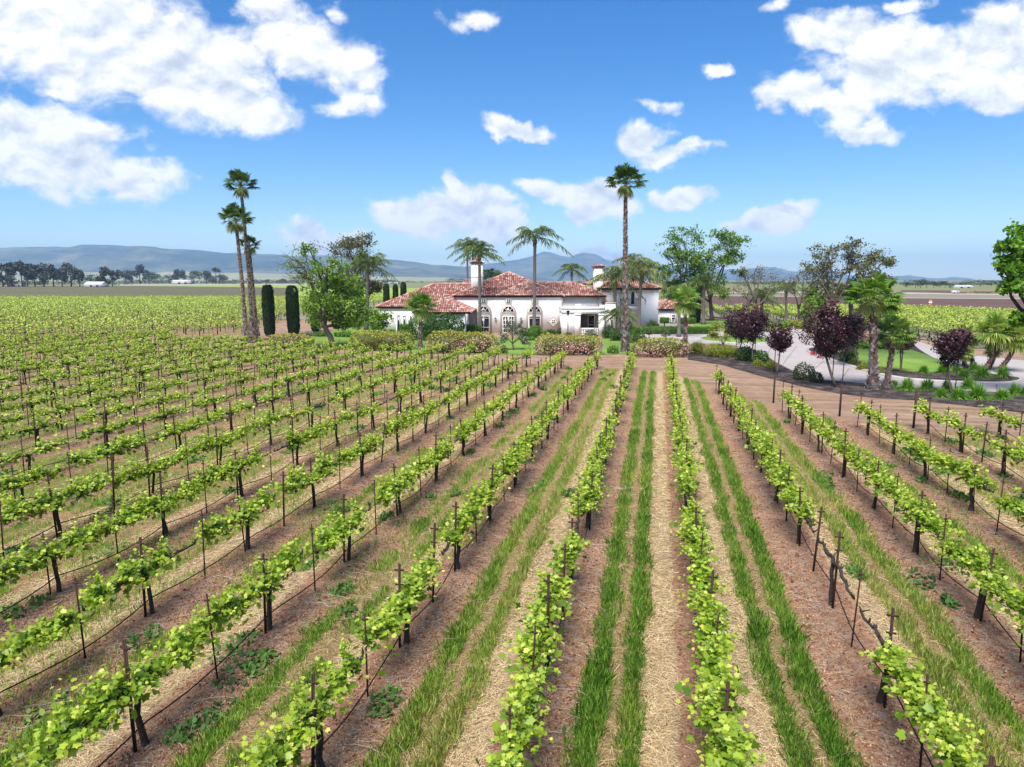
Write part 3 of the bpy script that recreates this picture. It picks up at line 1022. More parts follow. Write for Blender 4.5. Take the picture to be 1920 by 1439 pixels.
def lantern(px, py, Y):
    x, z = X(px, Y), Z(py, Y)
    g = Geo()
    g.box(x - .05, x + .05, Y - .05, Y + .003, z + .1, z + .3)
    g.tube([(x, Y - .02, z + .22), (x, Y - .2, z + .3), (x, Y - .24, z + .24)], .02, 5)
    g.tube([(x, Y - .24, z + .24), (x, Y - .24, z + .16)], [.03, .15], 6)
    g.tube([(x, Y - .24, z - .2), (x, Y - .24, z - .17)], [.09, .1], 6)
    for q in range(4):
        an = q * math.pi / 2 + .785
        dx, dy = math.cos(an), math.sin(an)
        g.box(x + dx * .12 - .012, x + dx * .12 + .012, Y - .24 + dy * .12 - .012, Y - .24 + dy * .12 + .012, z - .17, z + .16)
    l_ = wb(g, 'wall_lantern', M_IRON, villa)
    g = Geo()
    g.tube([(x, Y - .24, z - .17), (x, Y - .24, z + .15)], [.07, .10], 6)
    wb(g, 'lantern_glass', M_LAMPGLASS, l_)


def arc(xc, zc, r, a0, a1, n):
    return [(xc + r * math.cos(a0 + (a1 - a0) * q / n), zc + r * math.sin(a0 + (a1 - a0) * q / n)) for q in range(n + 1)]


def arched_bay(pxc, door=False):
    xc = X(pxc)
    pm = 1 / (X(961) - X(960))
    zb, zsp, ztop = 0.02, Z(586.5), Z(557.5)
    hw, nw = 15.2 / pm, 7.4 / pm
    ra = 15.2 / pm
    a_n = math.acos(nw / ra)
    pts = [(xc + hw, zb)] + arc(xc, zsp, ra, 0, a_n, 8) + [(xc + nw, ztop), (xc - nw, ztop)] + arc(xc, zsp, ra, math.pi - a_n, math.pi, 8) + [(xc - hw, zb)]
    g = Geo()
    g.prism(pts, YF - .05, YF + .004, 'y')
    wb(g, 'stone_surround', M_TAN, villa)
    Yf = YF - .052
    # square clerestory window
    window(xc, 8.6 / pm, Z(569.5), Z(560.5), Yf, 2, 2, fw=.07)
    # fan light
    g = Geo()
    ro, ri = 11.6 / pm, 10.2 / pm
    z0 = Z(586.3)
    out = arc(xc, z0, ro, 0, math.pi, 14)
    inn = arc(xc, z0 + .06, ri, 0, math.pi, 14)
    g.ring(out + [(xc, z0 - .0)], inn + [(xc, z0 + .06)], Yf - .07, Yf + .003)
    for q in (1, 2, 3):
        an = q * math.pi / 4
        dx, dz = math.cos(an), math.sin(an)
        g.prism([(xc + dz * .022, z0 + .05 - dx * .022), (xc + dx * ri + dz * .022, z0 + .06 + dz * ri - dx * .022),
                 (xc + dx * ri - dz * .022, z0 + .06 + dz * ri + dx * .022), (xc - dz * .022, z0 + .05 + dx * .022)], Yf - .055, Yf - .024, 'y')
    g.ring(arc(xc, z0 + .06, ri * .48, 0, math.pi, 10) + [(xc, z0 + .06)], arc(xc, z0 + .06, ri * .40, 0, math.pi, 10) + [(xc, z0 + .062)], Yf - .05, Yf - .026)
    fl = wb(g, 'fan_light', M_WHITE, villa)
    g = Geo()
    g.prism(arc(xc, z0 + .04, ri + .02, 0, math.pi, 14), Yf - .021, Yf + .002, 'y')
    wb(g, 'pane', M_GLASS, fl)
    # glazed doors below
    if door:
        for sg in (-1, 1):
            window(xc + sg * 5.6 / pm, 10.8 / pm, .03, Z(593), Yf, 2, 4, 'glazed_door')
    else:
        window(xc, 22.6 / pm, .08, Z(592.5), Yf, 2, 1, 'window', bars=[Z(614), Z(597)])


arched_bay(906.9)
arched_bay(953.2, True)
arched_bay(1002.3)
lantern(929.3, 600, YF)
lantern(977, 600.5, YF)
lantern(734.7, 596.5, YW)
lantern(770.5, 596.8, YW)
# left wing doors
pmw = 1 / (X(961, YW) - X(960, YW))
window(X(747.3, YW), 9.6 / pmw, .03, Z(590.5, YW), YW, 1, 1, 'glazed_door', True)
window(X(758.3, YW), 9.0 / pmw, .35, Z(591, YW), YW, 1, 1, 'window', True)
# ornamental window
xq, zq = X(1037.3), Z(603)
pm = 1 / (X(961) - X(960))


def quatre(s):
    pts = []
    for q in range(48):
        a = q * 2 * math.pi / 48
        rr = s * (1.0 + .10 * math.cos(4 * a) + .05 * math.cos(8 * a))
        pts.append((xq + rr * math.cos(a), zq + rr * math.sin(a)))
    return pts


g = Geo()
g.ring(quatre(8.2 / pm), quatre(5.9 / pm), YF - .07, YF + .003)
qf = wb(g, 'window_surround', M_TAN, villa)
g = Geo()
g.prism(quatre(6.0 / pm), YF - .03, YF + .004, 'y')
wb(g, 'surround_plate', M_WHITE, qf)
window(xq, 8.0 / pm, Z(606.8), Z(599.2), YF - .032, 2, 2, fw=.06)
# downspouts
for (px_, Y_, za, zb_) in ((1053.6, YF - .02, 3.4, zM - .2), (1121.5, YF + .5, 3.4, zM - .2), (870.5, YP - .1, .1, zP - .2)):
    g = Geo()
    g.tube([(X(px_, Y_), Y_ - .06, za), (X(px_, Y_), Y_ - .06, zb_)], .055, 6)
    wb(g, 'downspout', M_TAN if px_ > 900 else M_WHITE, villa)
# entrance portico
YE = 81.4
zt, zl = Z(577.5, YE), Z(589.3, YE)
wall(X(1053.5, YE), X(1134, YE), YE, YF + .5, zl, zt - .12, name='portico_lintel')
wall(X(1052.6, YE), X(1135, YE), YE - .1, YF + .52, zt - .118, zt, M_WHITE, 'portico_cornice')
wall(X(1053.5, YE), X(1078, YE), YE + .05, YF + .4, 0, zl - .003)
for (a, b) in ((1078.2, 1088.3), (1123, 1133.6)):
    wall(X(a, YE), X(b, YE), YE - .06, YE + .65, 0, zl - .16, name='pillar')
    wall(X(a - 1.2, YE), X(b + 1.2, YE), YE - .12, YE + .72, zl - .158, zl - .004, M_WHITE, 'pillar_capital')
wall(X(1079, YE), X(1089, YE), YE + .02, YE + .7, zt + .003, Z(571, YE), name='parapet')
wall(X(1125, YE), X(1135, YE), YE + .02, YE + .7, zt + .003, Z(572.5, YE), name='parapet')
wall(X(1088.5, YF), X(1131, YF), YF - .3, YF - .05, 0, zl - .005, M_RECESS, 'recess_wall')
pm2 = 1 / (X(961, YF) - X(960, YF))
window(X(1108, YF), 13 / pm2, Z(617.5), Z(590.5), YF - .302, 1, 1, 'window', bars=[Z(609)])
wall(X(1137, YE + 3), X(1154, YE + 3), YE + 3, YT, 0, Z(569, YE + 3))
wall(X(1136.4, YE + 3), X(1154.5, YE + 3), YE + 2.93, YT - .01, Z(569, YE + 3) + .003, Z(568, YE + 3) + .05, M_TAN, 'cornice')
g = Geo()
xa, xb = X(1088.8, YE), X(1122.6, YE)
g.box(xa, xb, YE + .2, YE + .34, .78, .90)
g.box(xa, xb, YE + .2, YE + .34, .08, .17)
for q in range(11):
    xx = xa + (xb - xa) * (q + .5) / 11
    g.tube([(xx, YE + .27, .17), (xx, YE + .27, .35), (xx, YE + .27, .6), (xx, YE + .27, .78)], [.05, .085, .05, .06], 8)
wb(g, 'balustrade', M_WHITE, villa)
# tower balcony
pmt = 1 / (X(961, YT) - X(960, YT))
g = Geo()
g.box(X(1175.5, YT), X(1193.5, YT), YT - .05, YT + .004, Z(575, YT), Z(543.5, YT))
wb(g, 'stone_surround', M_CREAM, villa)
window(X(1185, YT), 8.8 / pmt, Z(572.3, YT), Z(546.5, YT), YT - .052, 1, 1, 'balcony_door')
g = Geo()
za = Z(574, YT)
g.box(X(1161, YT), X(1197.5, YT), YT - .95, YT - .002, za - .42, za)
bal = wb(g, 'balcony', M_STUCCO, villa)
g = Geo()
x0b, x1b, zr = X(1164.5, YT - .9), X(1196, YT - .9), Z(560.8, YT - .9)
n_ = 13
for q in range(n_):
    xx = x0b + (x1b - x0b) * q / (n_ - 1)
    g.tube([(xx, YT - .9, za), (xx, YT - 1.02, za + .28), (xx, YT - .93, za + .62), (xx, YT - .88, zr)], .018 if 0 < q < n_ - 1 else .035, 5)
g.tube([(x0b, YT - .88, zr), (x1b, YT - .88, zr)], .035, 6)
for xx in (x0b, x1b):
    g.tube([(xx, YT - .88, zr), (xx, YT - .02, zr)], .035, 6)
    for q in range(1, 4):
        g.tube([(xx, YT - .88 + q * .22, za), (xx + (.12 if xx > 15 else -.12), YT - .88 + q * .22, za + .3), (xx, YT - .88 + q * .22, zr)], .018, 5)
wb(g, 'railing', M_IRON, bal)
for px_ in (1163.8, 1197.2):
    g = Geo()
    xx, zz = X(px_, YT), Z(545.2, YT)
    g.box(xx - .09, xx + .09, YT - .14, YT + .003, zz - .12, zz + .12)
    wb(g, 'wall_light', M_IRON, villa)
# house number set down the tower wall
for q, ch_ in enumerate('1186'):
    cu = bpy.data.curves.new('digit', 'FONT')
    cu.body = ch_
    cu.size = .27
    cu.extrude = .012
    cu.align_x = 'CENTER'
    to = bpy.data.objects.new('digit', cu)
    me = bpy.data.meshes.new_from_object(to)
    bpy.data.objects.remove(to)
    me.materials.clear()
    me.materials.append(M_IRON)
    dg = bpy.data.objects.new('house_number', me)
    COL.objects.link(dg)
    dg.parent = villa
    dg.rotation_euler = (math.pi / 2, 0, 0)
    dg.location = (X(1209, YT), YT - .016 - YF, Z(559.8 + q * 3.7, YT))
# low right wing window
pmr = 1 / (X(961, YR) - X(960, YR))
g = Geo()
g.box(X(1256.5, YR), X(1269, YR), YR - .05, YR + .024, Z(606, YR), Z(587.5, YR))
wb(g, 'stone_surround', M_TAN, villa)
window(X(1262, YR), 8.6 / pmr, Z(605, YR), Z(590, YR), YR - .052, 1, 3, bars=[Z(595.5, YR), Z(600.5, YR)])

# lamp post on the entrance drive
yl = 79.5
lp = thing('lamp_post', 'black lamp post with a flared lantern before the villa entrance', 'lamp post', (X(1065, yl), yl, 0))
g = Geo()
x_ = X(1065, yl)
zl_ = Z(583, yl)
g.tube([(x_, yl, 0), (x_, yl, .3), (x_, yl, .35), (x_, yl, zl_ - .55)], [.13, .11, .06, .05], 8)
wb(g, 'pole', M_IRON, lp)
g = Geo()
g.tube([(x_, yl, zl_ - .62), (x_, yl, zl_ - .5), (x_, yl, zl_ - .42), (x_, yl, zl_ - .04), (x_, yl, zl_), (x_, yl, zl_ + .02)], [.07, .10, .08, .2, .25, .1], 8)
wb(g, 'lantern', M_IRON, lp)

# ------------------------------------------------------------------ grapevines, stakes, hoses
PHASE_PTS = {-1: [(1025, 1262), (1121, 921), (1136.5, 871)], -2: [(752, 1225), (857, 1075), (1028, 823)],
             1: [(1658, 1334), (1551, 1125), (1495, 1029)], 2: [(1838, 1172), (1712, 1042), (1635, 958), (1580, 893)],
             -3: [(495, 1195), (645, 1057), (745, 962)], -4: [(266, 1166), (678, 893), (747, 848)],
             -5: [(275, 1005), (627, 840), (693, 804)], -6: [(105, 1007)], 3: [(1738, 905), (1676, 850), (1625, 820)], 0: [(1300, 1225)]}


def row_phase(k):
    if k in PHASE_PTS:
        z = sum(np.exp(2j * math.pi * uv(G(*p))[1] / VINE_P) for p in PHASE_PTS[k])
        return float(np.angle(z) / (2 * math.pi) * VINE_P)
    return float(vnoise(np.array(k * 3.7), np.array(k * 1.3), 1.0, 9)) * VINE_P


ARM = 1.52
CORD_Z = .88


def vine_parts(seed, near_d, far_d, hi):
    """trunk, two cordon arms and the leafy shoots of one vine; local y runs along the row. density 0..1 per arm"""
    r = rng(seed)
    tr = Geo()
    lean = r.normal(0, .05, 2)
    zs = np.array([-.06, 0.02, .2, .45, .7, CORD_Z - .02])
    pts = np.stack([lean[0] * zs + r.normal(0, .012, 6), lean[1] * zs + r.normal(0, .012, 6), zs], -1)
    tr.tube(pts, np.array([.062, .053, .046, .043, .045, .056]) * r.uniform(.85, 1.1), 7)
    top = pts[-1]
    arms = []
    lf = Geo()
    for sgn, dens in ((-1, near_d), (1, far_d)):
        g = Geo()
        n = 7
        ys = np.linspace(0, ARM * r.uniform(.9, 1.02), n)
        ap = np.stack([top[0] * (1 - ys / ARM) + r.normal(0, .028, n), top[1] + sgn * ys, CORD_Z + .03 * np.sin(ys * 2 + r.random()) + r.normal(0, .022, n)], -1)
        ap[0] = top - [0, 0, .02]
        g.tube(ap, np.linspace(.046, .022, n) * r.uniform(.8, 1.2, n), 6)
        for _ in range(13):                                  # knobbly spurs
            q = ap[r.integers(1, n)]
            g.tube([q, q + [r.normal(0, .04), r.normal(0, .03), r.uniform(.05, .12)]], [.018, .010], 4)
        arms.append(g)
        ns = int((52 if hi else 36) * min(1, dens * 1.05))
        yy = np.sort(r.random(ns)) * ARM * (1.03 if dens > .8 else max(.35, dens) * 1.2)
        if ns == 0:
            continue
        vig = .62 + .6 * vnoise(yy * sgn, np.full(ns, seed * 1.7), .42, seed)
        for i in range(ns):
            b = np.array([np.interp(yy[i], ys, ap[:, 0]), top[1] + sgn * yy[i], np.interp(yy[i], ys, ap[:, 2])])
            up_ = r.random() < .16
            d = np.array([r.normal(0, .22), r.normal(0, .22), 1.0]) if up_ else np.array([r.normal(0, .56), r.normal(0, .38), r.uniform(.3, 1.0)])
            d /= np.linalg.norm(d)
            L = (r.uniform(.42, .66) if up_ else r.uniform(.18, .46)) * vig[i]
            m = max(3, int(L / (.023 if hi else .042)))
            s = (np.arange(m) + r.random(m) * .8) / m
            p = b + d * (s * L)[:, None] + np.stack([d[0] * s * s * .12, 0 * s, -.16 * s * s * abs(d[0]) - .02 * s], -1)
            p += r.normal(0, .035, (m, 3))
            ax = r.normal(0, 1, (m, 3)) * [.9, .8, .5] + d * .3 + [0, 0, -.1]
            nr = r.normal(0, .5, (m, 3)) + [d[0] * .3, 0, .9]
            sz = r.uniform(.06, .128, m) * (1.15 - .62 * s) * (1 if hi else 1.45)
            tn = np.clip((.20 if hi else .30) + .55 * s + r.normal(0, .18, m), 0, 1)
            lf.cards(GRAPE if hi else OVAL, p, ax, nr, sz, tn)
            if hi and r.random() < .5:
                lf.tube([b, b + d * L * .55], [.006, .004], 3, .75, 0, False)
        # hanging lower leaves
        m = int((60 if hi else 22) * dens)
        p = np.stack([r.normal(0, .16, m), top[1] + sgn * r.random(m) * ARM * min(1, dens + .15), CORD_Z + r.uniform(-.16, .12, m)], -1)
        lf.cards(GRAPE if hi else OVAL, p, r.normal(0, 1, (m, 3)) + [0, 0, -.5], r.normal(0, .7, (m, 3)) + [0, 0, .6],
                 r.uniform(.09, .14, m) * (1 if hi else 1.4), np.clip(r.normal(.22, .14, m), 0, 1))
    if not lf.V:
        p = r.normal(0, .1, (6, 3)) + [0, .2, CORD_Z]
        lf.cards(OVAL, p, r.normal(0, 1, (6, 3)), r.normal(0, .5, (6, 3)) + [0, 0, 1], .07, .7)
    return tr, arms, lf


COMBOS = {'FF': (1, 1), 'FM': (1, .62), 'MF': (.62, 1), 'FS': (1, .3), 'SF': (.3, 1), 'MM': (.65, .7), 'SS': (.34, .3), 'BF': (0, .9), 'FB': (1, 0), 'BB': (.0, .0)}
LEAFY = {'FF': 'full leafy', 'FM': 'leafy', 'MF': 'leafy', 'FS': 'lopsided', 'SF': 'lopsided', 'MM': 'thinly leafed', 'SS': 'sparse', 'BF': 'half bare', 'FB': 'half bare', 'BB': 'almost leafless'}
VAR = {}


def vine_var(combo, j, lod):
    key = (combo, j, lod)
    if key not in VAR:
        tr, arms, lf = vine_parts(1000 + 37 * j + 11 * list(COMBOS).index(combo), *COMBOS[combo], hi=(lod == 0))
        if lod < 2:
            VAR[key] = (tr.mesh('trunk', M_TRUNK, smooth=True), [a.mesh('cordon', M_TRUNK, smooth=True) for a in arms], lf.mesh('foliage', M_VINE))
        else:
            o = Geo()
            for q in [tr] + arms:
                base = o.nv
                for v in q.V:
                    o.V.append(v)
                for f, t, m in q.F:
                    o.F.append((f + base, t, 1))
                o.nv += q.nv
            base = o.nv
            for v in lf.V:
                o.V.append(v)
            for f, t, m in lf.F:
                o.F.append((f + base, t, 0))
            o.nv += lf.nv
            VAR[key] = o.mesh('grapevine', [M_VINE, M_TRUNK])
    return VAR[key]


def stake_meshes(kind, seed):
    r = rng(seed)
    h = 1.58 if kind == 'cross' else 1.46
    rad = .021 if kind == 'cross' else .013
    g = Geo()
    g.box(-rad, rad, -rad * .5, rad * .5, -.2, h)
    g.box(-rad * .35, rad * .35, -rad * 1.5, -rad * .5, -.2, h)
    shaft = g.mesh('shaft', M_STAKE)
    cr = []
    for z, w in (((1.47, .085), (1.20, .07)) if kind == 'cross' else ((1.36, .045),)):
        g = Geo()
        g.box(-w, w, -.022, -.002, z - .013, z + .013)
        cr.append(g.mesh('crossarm', M_STAKE))
    return shaft, cr


STK = {'cross': stake_meshes('cross', 1), 'thin': stake_meshes('thin', 2)}
STKFAR = {}
for kk_, wd in (('cross', .024), ('thin', .016)):
    g = Geo()
    g.box(-wd, wd, -wd * .6, wd * .6, -.2, 1.55)
    g.box(-.075, .075, -.04, -.015, 1.42, 1.45)
    STKFAR[kk_] = g.mesh('vine_stake', M_STAKE)


def row_name(k):
    if k == -1:
        return 'row aimed at the tall palm'
    if k == 0:
        return 'row flanked by straw strips'
    if k == 1:
        return 'row just right of the straw-flanked row'
    if k > 1:
        return '%s row right of the straw-flanked row' % nth(k)
    return '%s row left of the tall-palm row' % nth(-1 - k)


OVERRIDE = {(1, 0): 'FF', (1, 1): 'FB', (1, 2): 'BB', (1, 3): 'SF', (-3, 1): 'FM', (-4, 0): 'SF', (-2, 0): 'FM', (-2, 1): 'FF', (0, 0): 'FF', (0, 1): 'FF', (2, 0): 'FF', (2, 1): 'FF', (-1, 0): 'FF', (-1, 1): 'FF'}
ALLV, EXTRA = [], []
for k in range(-150, 40):
    u = ROW_C0 + k * ROW_S
    ph = row_phase(k)
    t = ph - VINE_P * 3
    while t < 330:
        p = xy(u, t)
        px, py, zc = proj(p[0], p[1], 0.0)
        if zc > 2:
            cx, cy, _ = proj(p[0], p[1], 1.0)
            near = inside(PXA, px, py)
            if (near or inside(PXB, px, py) or inside(PXC, px, py)) and -150 < cx < 2070 and cy < 1560:
                ALLV.append((float(np.hypot(p[0], p[1])), k, t, p, bool(near)))
            elif near and -420 < cx < 2330 and cy < 1900 and t < 34:
                EXTRA.append((float(np.hypot(p[0], p[1])), k, t, p, bool(near)))
        t += VINE_P
ALLV.sort(key=lambda q: q[0])
N_IND = 296
IND = ALLV[:N_IND]
REST = ALLV[N_IND:]
rows = {}
for q in IND:
    rows.setdefault(q[1], []).append(q)
VG, SG = 'grapevines trained along the trellis rows', 'steel stakes standing in the vine rows'
rv = rng(77)
stakes = []
for k, lst in rows.items():
    lst.sort(key=lambda q: q[2])
    for i, (d, _, t, p, nr_) in enumerate(lst):
        w = [.50, .12, .10, .06, .06, .08, .03, .02, .02, .01] if k > -4 else [.46, .12, .12, .08, .08, .06, .03, .02, .02, .01]
        combo = list(COMBOS)[rv.choice(10, p=np.array(w) / sum(w))]
        combo = OVERRIDE.get((k, i), combo)
        lod = 0 if d < 27 else (1 if d < 40 else 2)
        j = int(rv.integers(0, 3 if combo != 'FF' else 6))
        z = float(hz(np.array([ROW_C0 + k * ROW_S]), np.array([t]))[0])
        loc = (p[0] + rv.normal(0, .03), p[1], z)
        rz = -PSI
        lab = '%s grapevine, %s vine from the camera in the %s' % (LEAFY[combo], nth(i + 1), row_name(k))
        lab = ' '.join(lab.split()[:16])
        sc = (float(rv.uniform(.95, 1.12)) * (1 if rv.random() < .5 else -1), 1.0, float(rv.uniform(.93, 1.08)))
        v = vine_var(combo, j, lod)
        if lod == 2:
            single('grapevine', v, lab, 'grapevine', loc, VG, rz, sc)
        else:
            th_ = thing('grapevine', lab, 'grapevine', loc, VG, rz)
            th_.scale = sc
            for nm, me in [('trunk', v[0])] + [('cordon', c) for c in v[1]] + [('foliage', v[2])]:
                o = bpy.data.objects.new(nm, me)
                COL.objects.link(o)
                o.parent = th_
        stakes.append((d, k, t - .16, 'cross' if rv.random() < .8 else 'thin', i))
        stakes.append((d, k, t + VINE_P / 2, 'thin' if rv.random() < .75 else 'cross', i))
for d, k, t, p, nr_ in EXTRA:
    v = vine_var('FF', int(rv.integers(0, 6)), 0)
    z = float(hz(np.array([ROW_C0 + k * ROW_S]), np.array([t]))[0])
    th_ = thing('grapevine', 'leafy grapevine just outside the picture in the %s' % row_name(k), 'grapevine', (p[0], p[1], z), VG, -PSI)
    for nm, me in [('trunk', v[0])] + [('cordon', c) for c in v[1]] + [('foliage', v[2])]:
        o = bpy.data.objects.new(nm, me)
        COL.objects.link(o)
        o.parent = th_
stakes.sort(key=lambda q: q[0])
for d, k, t, kind, i in stakes[:298]:
    u = ROW_C0 + k * ROW_S + rv.normal(0, .03)
    if t > float(t_end(np.array([u]))[0]) + .4:
        continue
    p = xy(u, t)
    z = float(hz(np.array([u]), np.array([t]))[0])
    half = abs(t - round(t, 6)) and True
    at = 'beside' if kind == 'cross' else 'beyond'
    lab = '%s stake %s the %s vine, %s' % ('crossarm' if kind == 'cross' else 'thin', 'close by' if (t + .16 - row_phase(k)) % VINE_P < .1 or (t + .16 - row_phase(k)) % VINE_P > VINE_P - .1 else 'past', nth(i + 1), row_name(k))
    sc = (1, 1, float(rv.uniform(.92, 1.1)))
    rz = -PSI + rv.normal(0, .15)
    if d > 30:
        o = single('vine_stake', STKFAR[kind], lab, 'stake', (p[0], p[1], z), SG, rz, sc)
    else:
        o = thing('vine_stake', lab, 'stake', (p[0], p[1], z), SG, rz)
        o.scale = sc
        for nm, me in [('shaft', STK[kind][0])] + [('crossarm', c) for c in STK[kind][1]]:
            q = bpy.data.objects.new(nm, me)
            COL.objects.link(q)
            q.parent = o
    o.rotation_euler = (float(rv.normal(0, .022)), float(rv.normal(0, .03)), rz)
# remaining stakes and the far vines: too many to tell apart
gs = Geo()
for d, k, t, kind, i in stakes[298:]:
    p = xy(ROW_C0 + k * ROW_S, t)
    gs.box(p[0] - .02, p[0] + .02, p[1] - .015, p[1] + .015, 0, 1.33 * rv.uniform(.9, 1.1))
gf = Geo()
for d, k, t, p, nr_ in REST:
    n = 120 if d < 95 else (80 if d < 150 else 46)
    s = 1.0 if d < 95 else (1.25 if d < 150 else 1.6)
    dens = rv.uniform(.45, 1.25)
    if 1300 < proj(p[0], p[1], 0.0)[0] and d > 60:
        n = int(n * 1.7)
    n = int(n * dens)
    a = rv.uniform(-1.62, 1.62, n)
    hw = .34 + .12 * vnoise(a, np.full(n, k * 3.1 + t), .5, 4)
    pts = np.stack([rv.normal(0, .22, n), a, .80 + rv.random(n) ** .8 * (hw + .42) - .1], -1)
    P_ = np.stack([p[0] + pts[:, 0] * NU[0] + pts[:, 1] * EU[0], p[1] + pts[:, 0] * NU[1] + pts[:, 1] * EU[1], pts[:, 2]], -1)
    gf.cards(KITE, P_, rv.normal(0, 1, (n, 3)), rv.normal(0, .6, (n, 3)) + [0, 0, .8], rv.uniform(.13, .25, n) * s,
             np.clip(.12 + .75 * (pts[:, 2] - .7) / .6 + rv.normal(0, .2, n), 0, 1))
    gs.box(p[0] - .05, p[0] + .05, p[1] - .04, p[1] + .04, 0, .9)
    if d < 170:
        q = xy(ROW_C0 + k * ROW_S, t + VINE_P / 2)
        gs.box(q[0] - .018, q[0] + .018, q[1] - .015, q[1] + .015, 0, 1.35)
        gs.box(p[0] - .02, p[0] + .02, p[1] + .1, p[1] + .13, 0, 1.4)
        e0, e1 = xy(ROW_C0 + k * ROW_S, t - 1.6), xy(ROW_C0 + k * ROW_S, t + 1.6)
        gs.tube([(e0[0], e0[1], .88), (e1[0], e1[1], .88)], .025, 3, .5, 0, False)
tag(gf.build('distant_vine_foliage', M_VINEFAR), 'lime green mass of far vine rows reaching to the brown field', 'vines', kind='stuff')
tag(gs.build('distant_vine_trunks', M_TRUNK), 'dark trunks and stakes under the far vine rows', 'vine trunks', kind='stuff')

# end posts on the right-hand rows
for (px_, py_, h, lab) in ((1450, 756, 1.55, 'rusty end post beside the mulch bed, foot of the second row right of the straw'),
                           (1574, 781, 1.6, 'rusty end post in front of the pair of shaggy fan palms'),
                           (1712.5, 803, 1.75, 'rusty end post in front of the strap-leaf clumps by the drive')):
    p = G(px_, py_)
    g = Geo()
    g.tube([(p[0], p[1], -.1), (p[0], p[1], h)], .05, 8)
    tag(g.build('end_post', M_STAKE, origin=(p[0], p[1], 0)), lab, 'post', 'rusty end posts')

# drip hoses, one per row
for k in range(-14, 8):
    lst = sorted(q[2] for q in ALLV if q[1] == k and q[4] and q[0] < 75)
    if len(lst) < 2:
        continue
    u = ROW_C0 + k * ROW_S
    r = rng(300 + k)
    ts = np.arange(max(1.0, lst[0] - 4), lst[-1] + .4, .4)
    f = (ts - lst[0]) % VINE_P / VINE_P
    sag = .13 * 4 * f * (1 - f) * (.6 + .8 * vnoise(ts, 0 * ts, VINE_P, k + 50))
    pts = np.array([[*xy(u + .06 + .03 * math.sin(t * 1.3 + k), t), .44 - s] for t, s in zip(ts, sag)])
    g = Geo()
    g.tube(pts, .0125, 5)
    c = pts[len(pts) // 2]
    tag(g.build('drip_hose', M_HOSE, origin=(c[0], c[1], 0), smooth=True), 'black drip hose hung along the ' + row_name(k), 'hose', 'drip hoses under the vine rows')
    g = Geo()
    pts = np.array([[*xy(u, t), CORD_Z + .02] for t in ts[::4]])
    g.tube(pts, .004, 4)
    tag(g.build('trellis_wire', M_STAKE, origin=(c[0], c[1], 0)), 'thin trellis wire carrying the ' + row_name(k), 'wire', 'trellis wires')


# ------------------------------------------------------------------ grass, straw, canes, clods, weeds
def sample_alley(r, a, m0, m1, per_m, t0=4.0, t1=60.0, pw=1.3):
    """random ground points in a strip m0..m1 of alley a, thinning out with distance"""
    tt = np.linspace(t0, t1, 400)
    pdf = (10.0 / np.maximum(tt, 7)) ** pw
    cdf = np.cumsum(pdf)
    n = int(per_m * (m1 - m0) * cdf[-1] * (tt[1] - tt[0]))
    t = np.interp(r.random(n), cdf / cdf[-1], tt)
    m = m0 + (m1 - m0) * r.random(n)
    m = m + .10 * (vnoise(t, np.full(n, a * 7.7), 1.1, 31) - .5) * 2
    w = abs(a) * ROW_S - m
    u = ROW_C0 + (w if a > 0 else -w)
    ok = t < t_end(u) - .3
    u, t = u[ok], t[ok]
    P_ = xy(u, t)
    px, py, zc = proj(P_[:, 0], P_[:, 1], 0.1)
    ok = (px > -420) & (px < 2330) & (py < 1750)
    return u[ok], t[ok]


def put(u, t, dz=0.0):
    P_ = xy(u, t)
    return np.stack([P_[:, 0], P_[:, 1], hz(u, t) + dz], -1)


gg = Geo()
r = rng(5)
BLADE = [(-.5, 0, 0), (.5, 0, 0), (.30, .6, -.05), (0, 1, -.22), (-.30, .6, -.05)]


def blades(u, t, h0, h1, tint, wf=1.0):
    n = len(u)
    P_ = put(u, t, -.01)
    h = r.uniform(h0, h1, n) * (.72 + .56 * vnoise(u, t, .8, 66))
    ax = r.normal(0, .36, (n, 3)) + [0, 0, 1.0]
    nr = r.normal(0, 1, (n, 3)) * [1, 1, .1]
    tm = np.array(BLADE)
    ax = unit(ax)
    sd_ = unit(np.cross(ax, nr))
    up = np.cross(sd_, ax)
    wd = (.0034 + .00028 * t) * wf
    V = P_[:, None] + (tm[None, :, 0, None] * wd[:, None, None]) * sd_[:, None] + (tm[None, :, 1, None] * h[:, None, None]) * ax[:, None] + \
        (tm[None, :, 2, None] * h[:, None, None]) * up[:, None]
    gg.add(V.reshape(-1, 3), np.arange(n * 5).reshape(n, 5), tint)


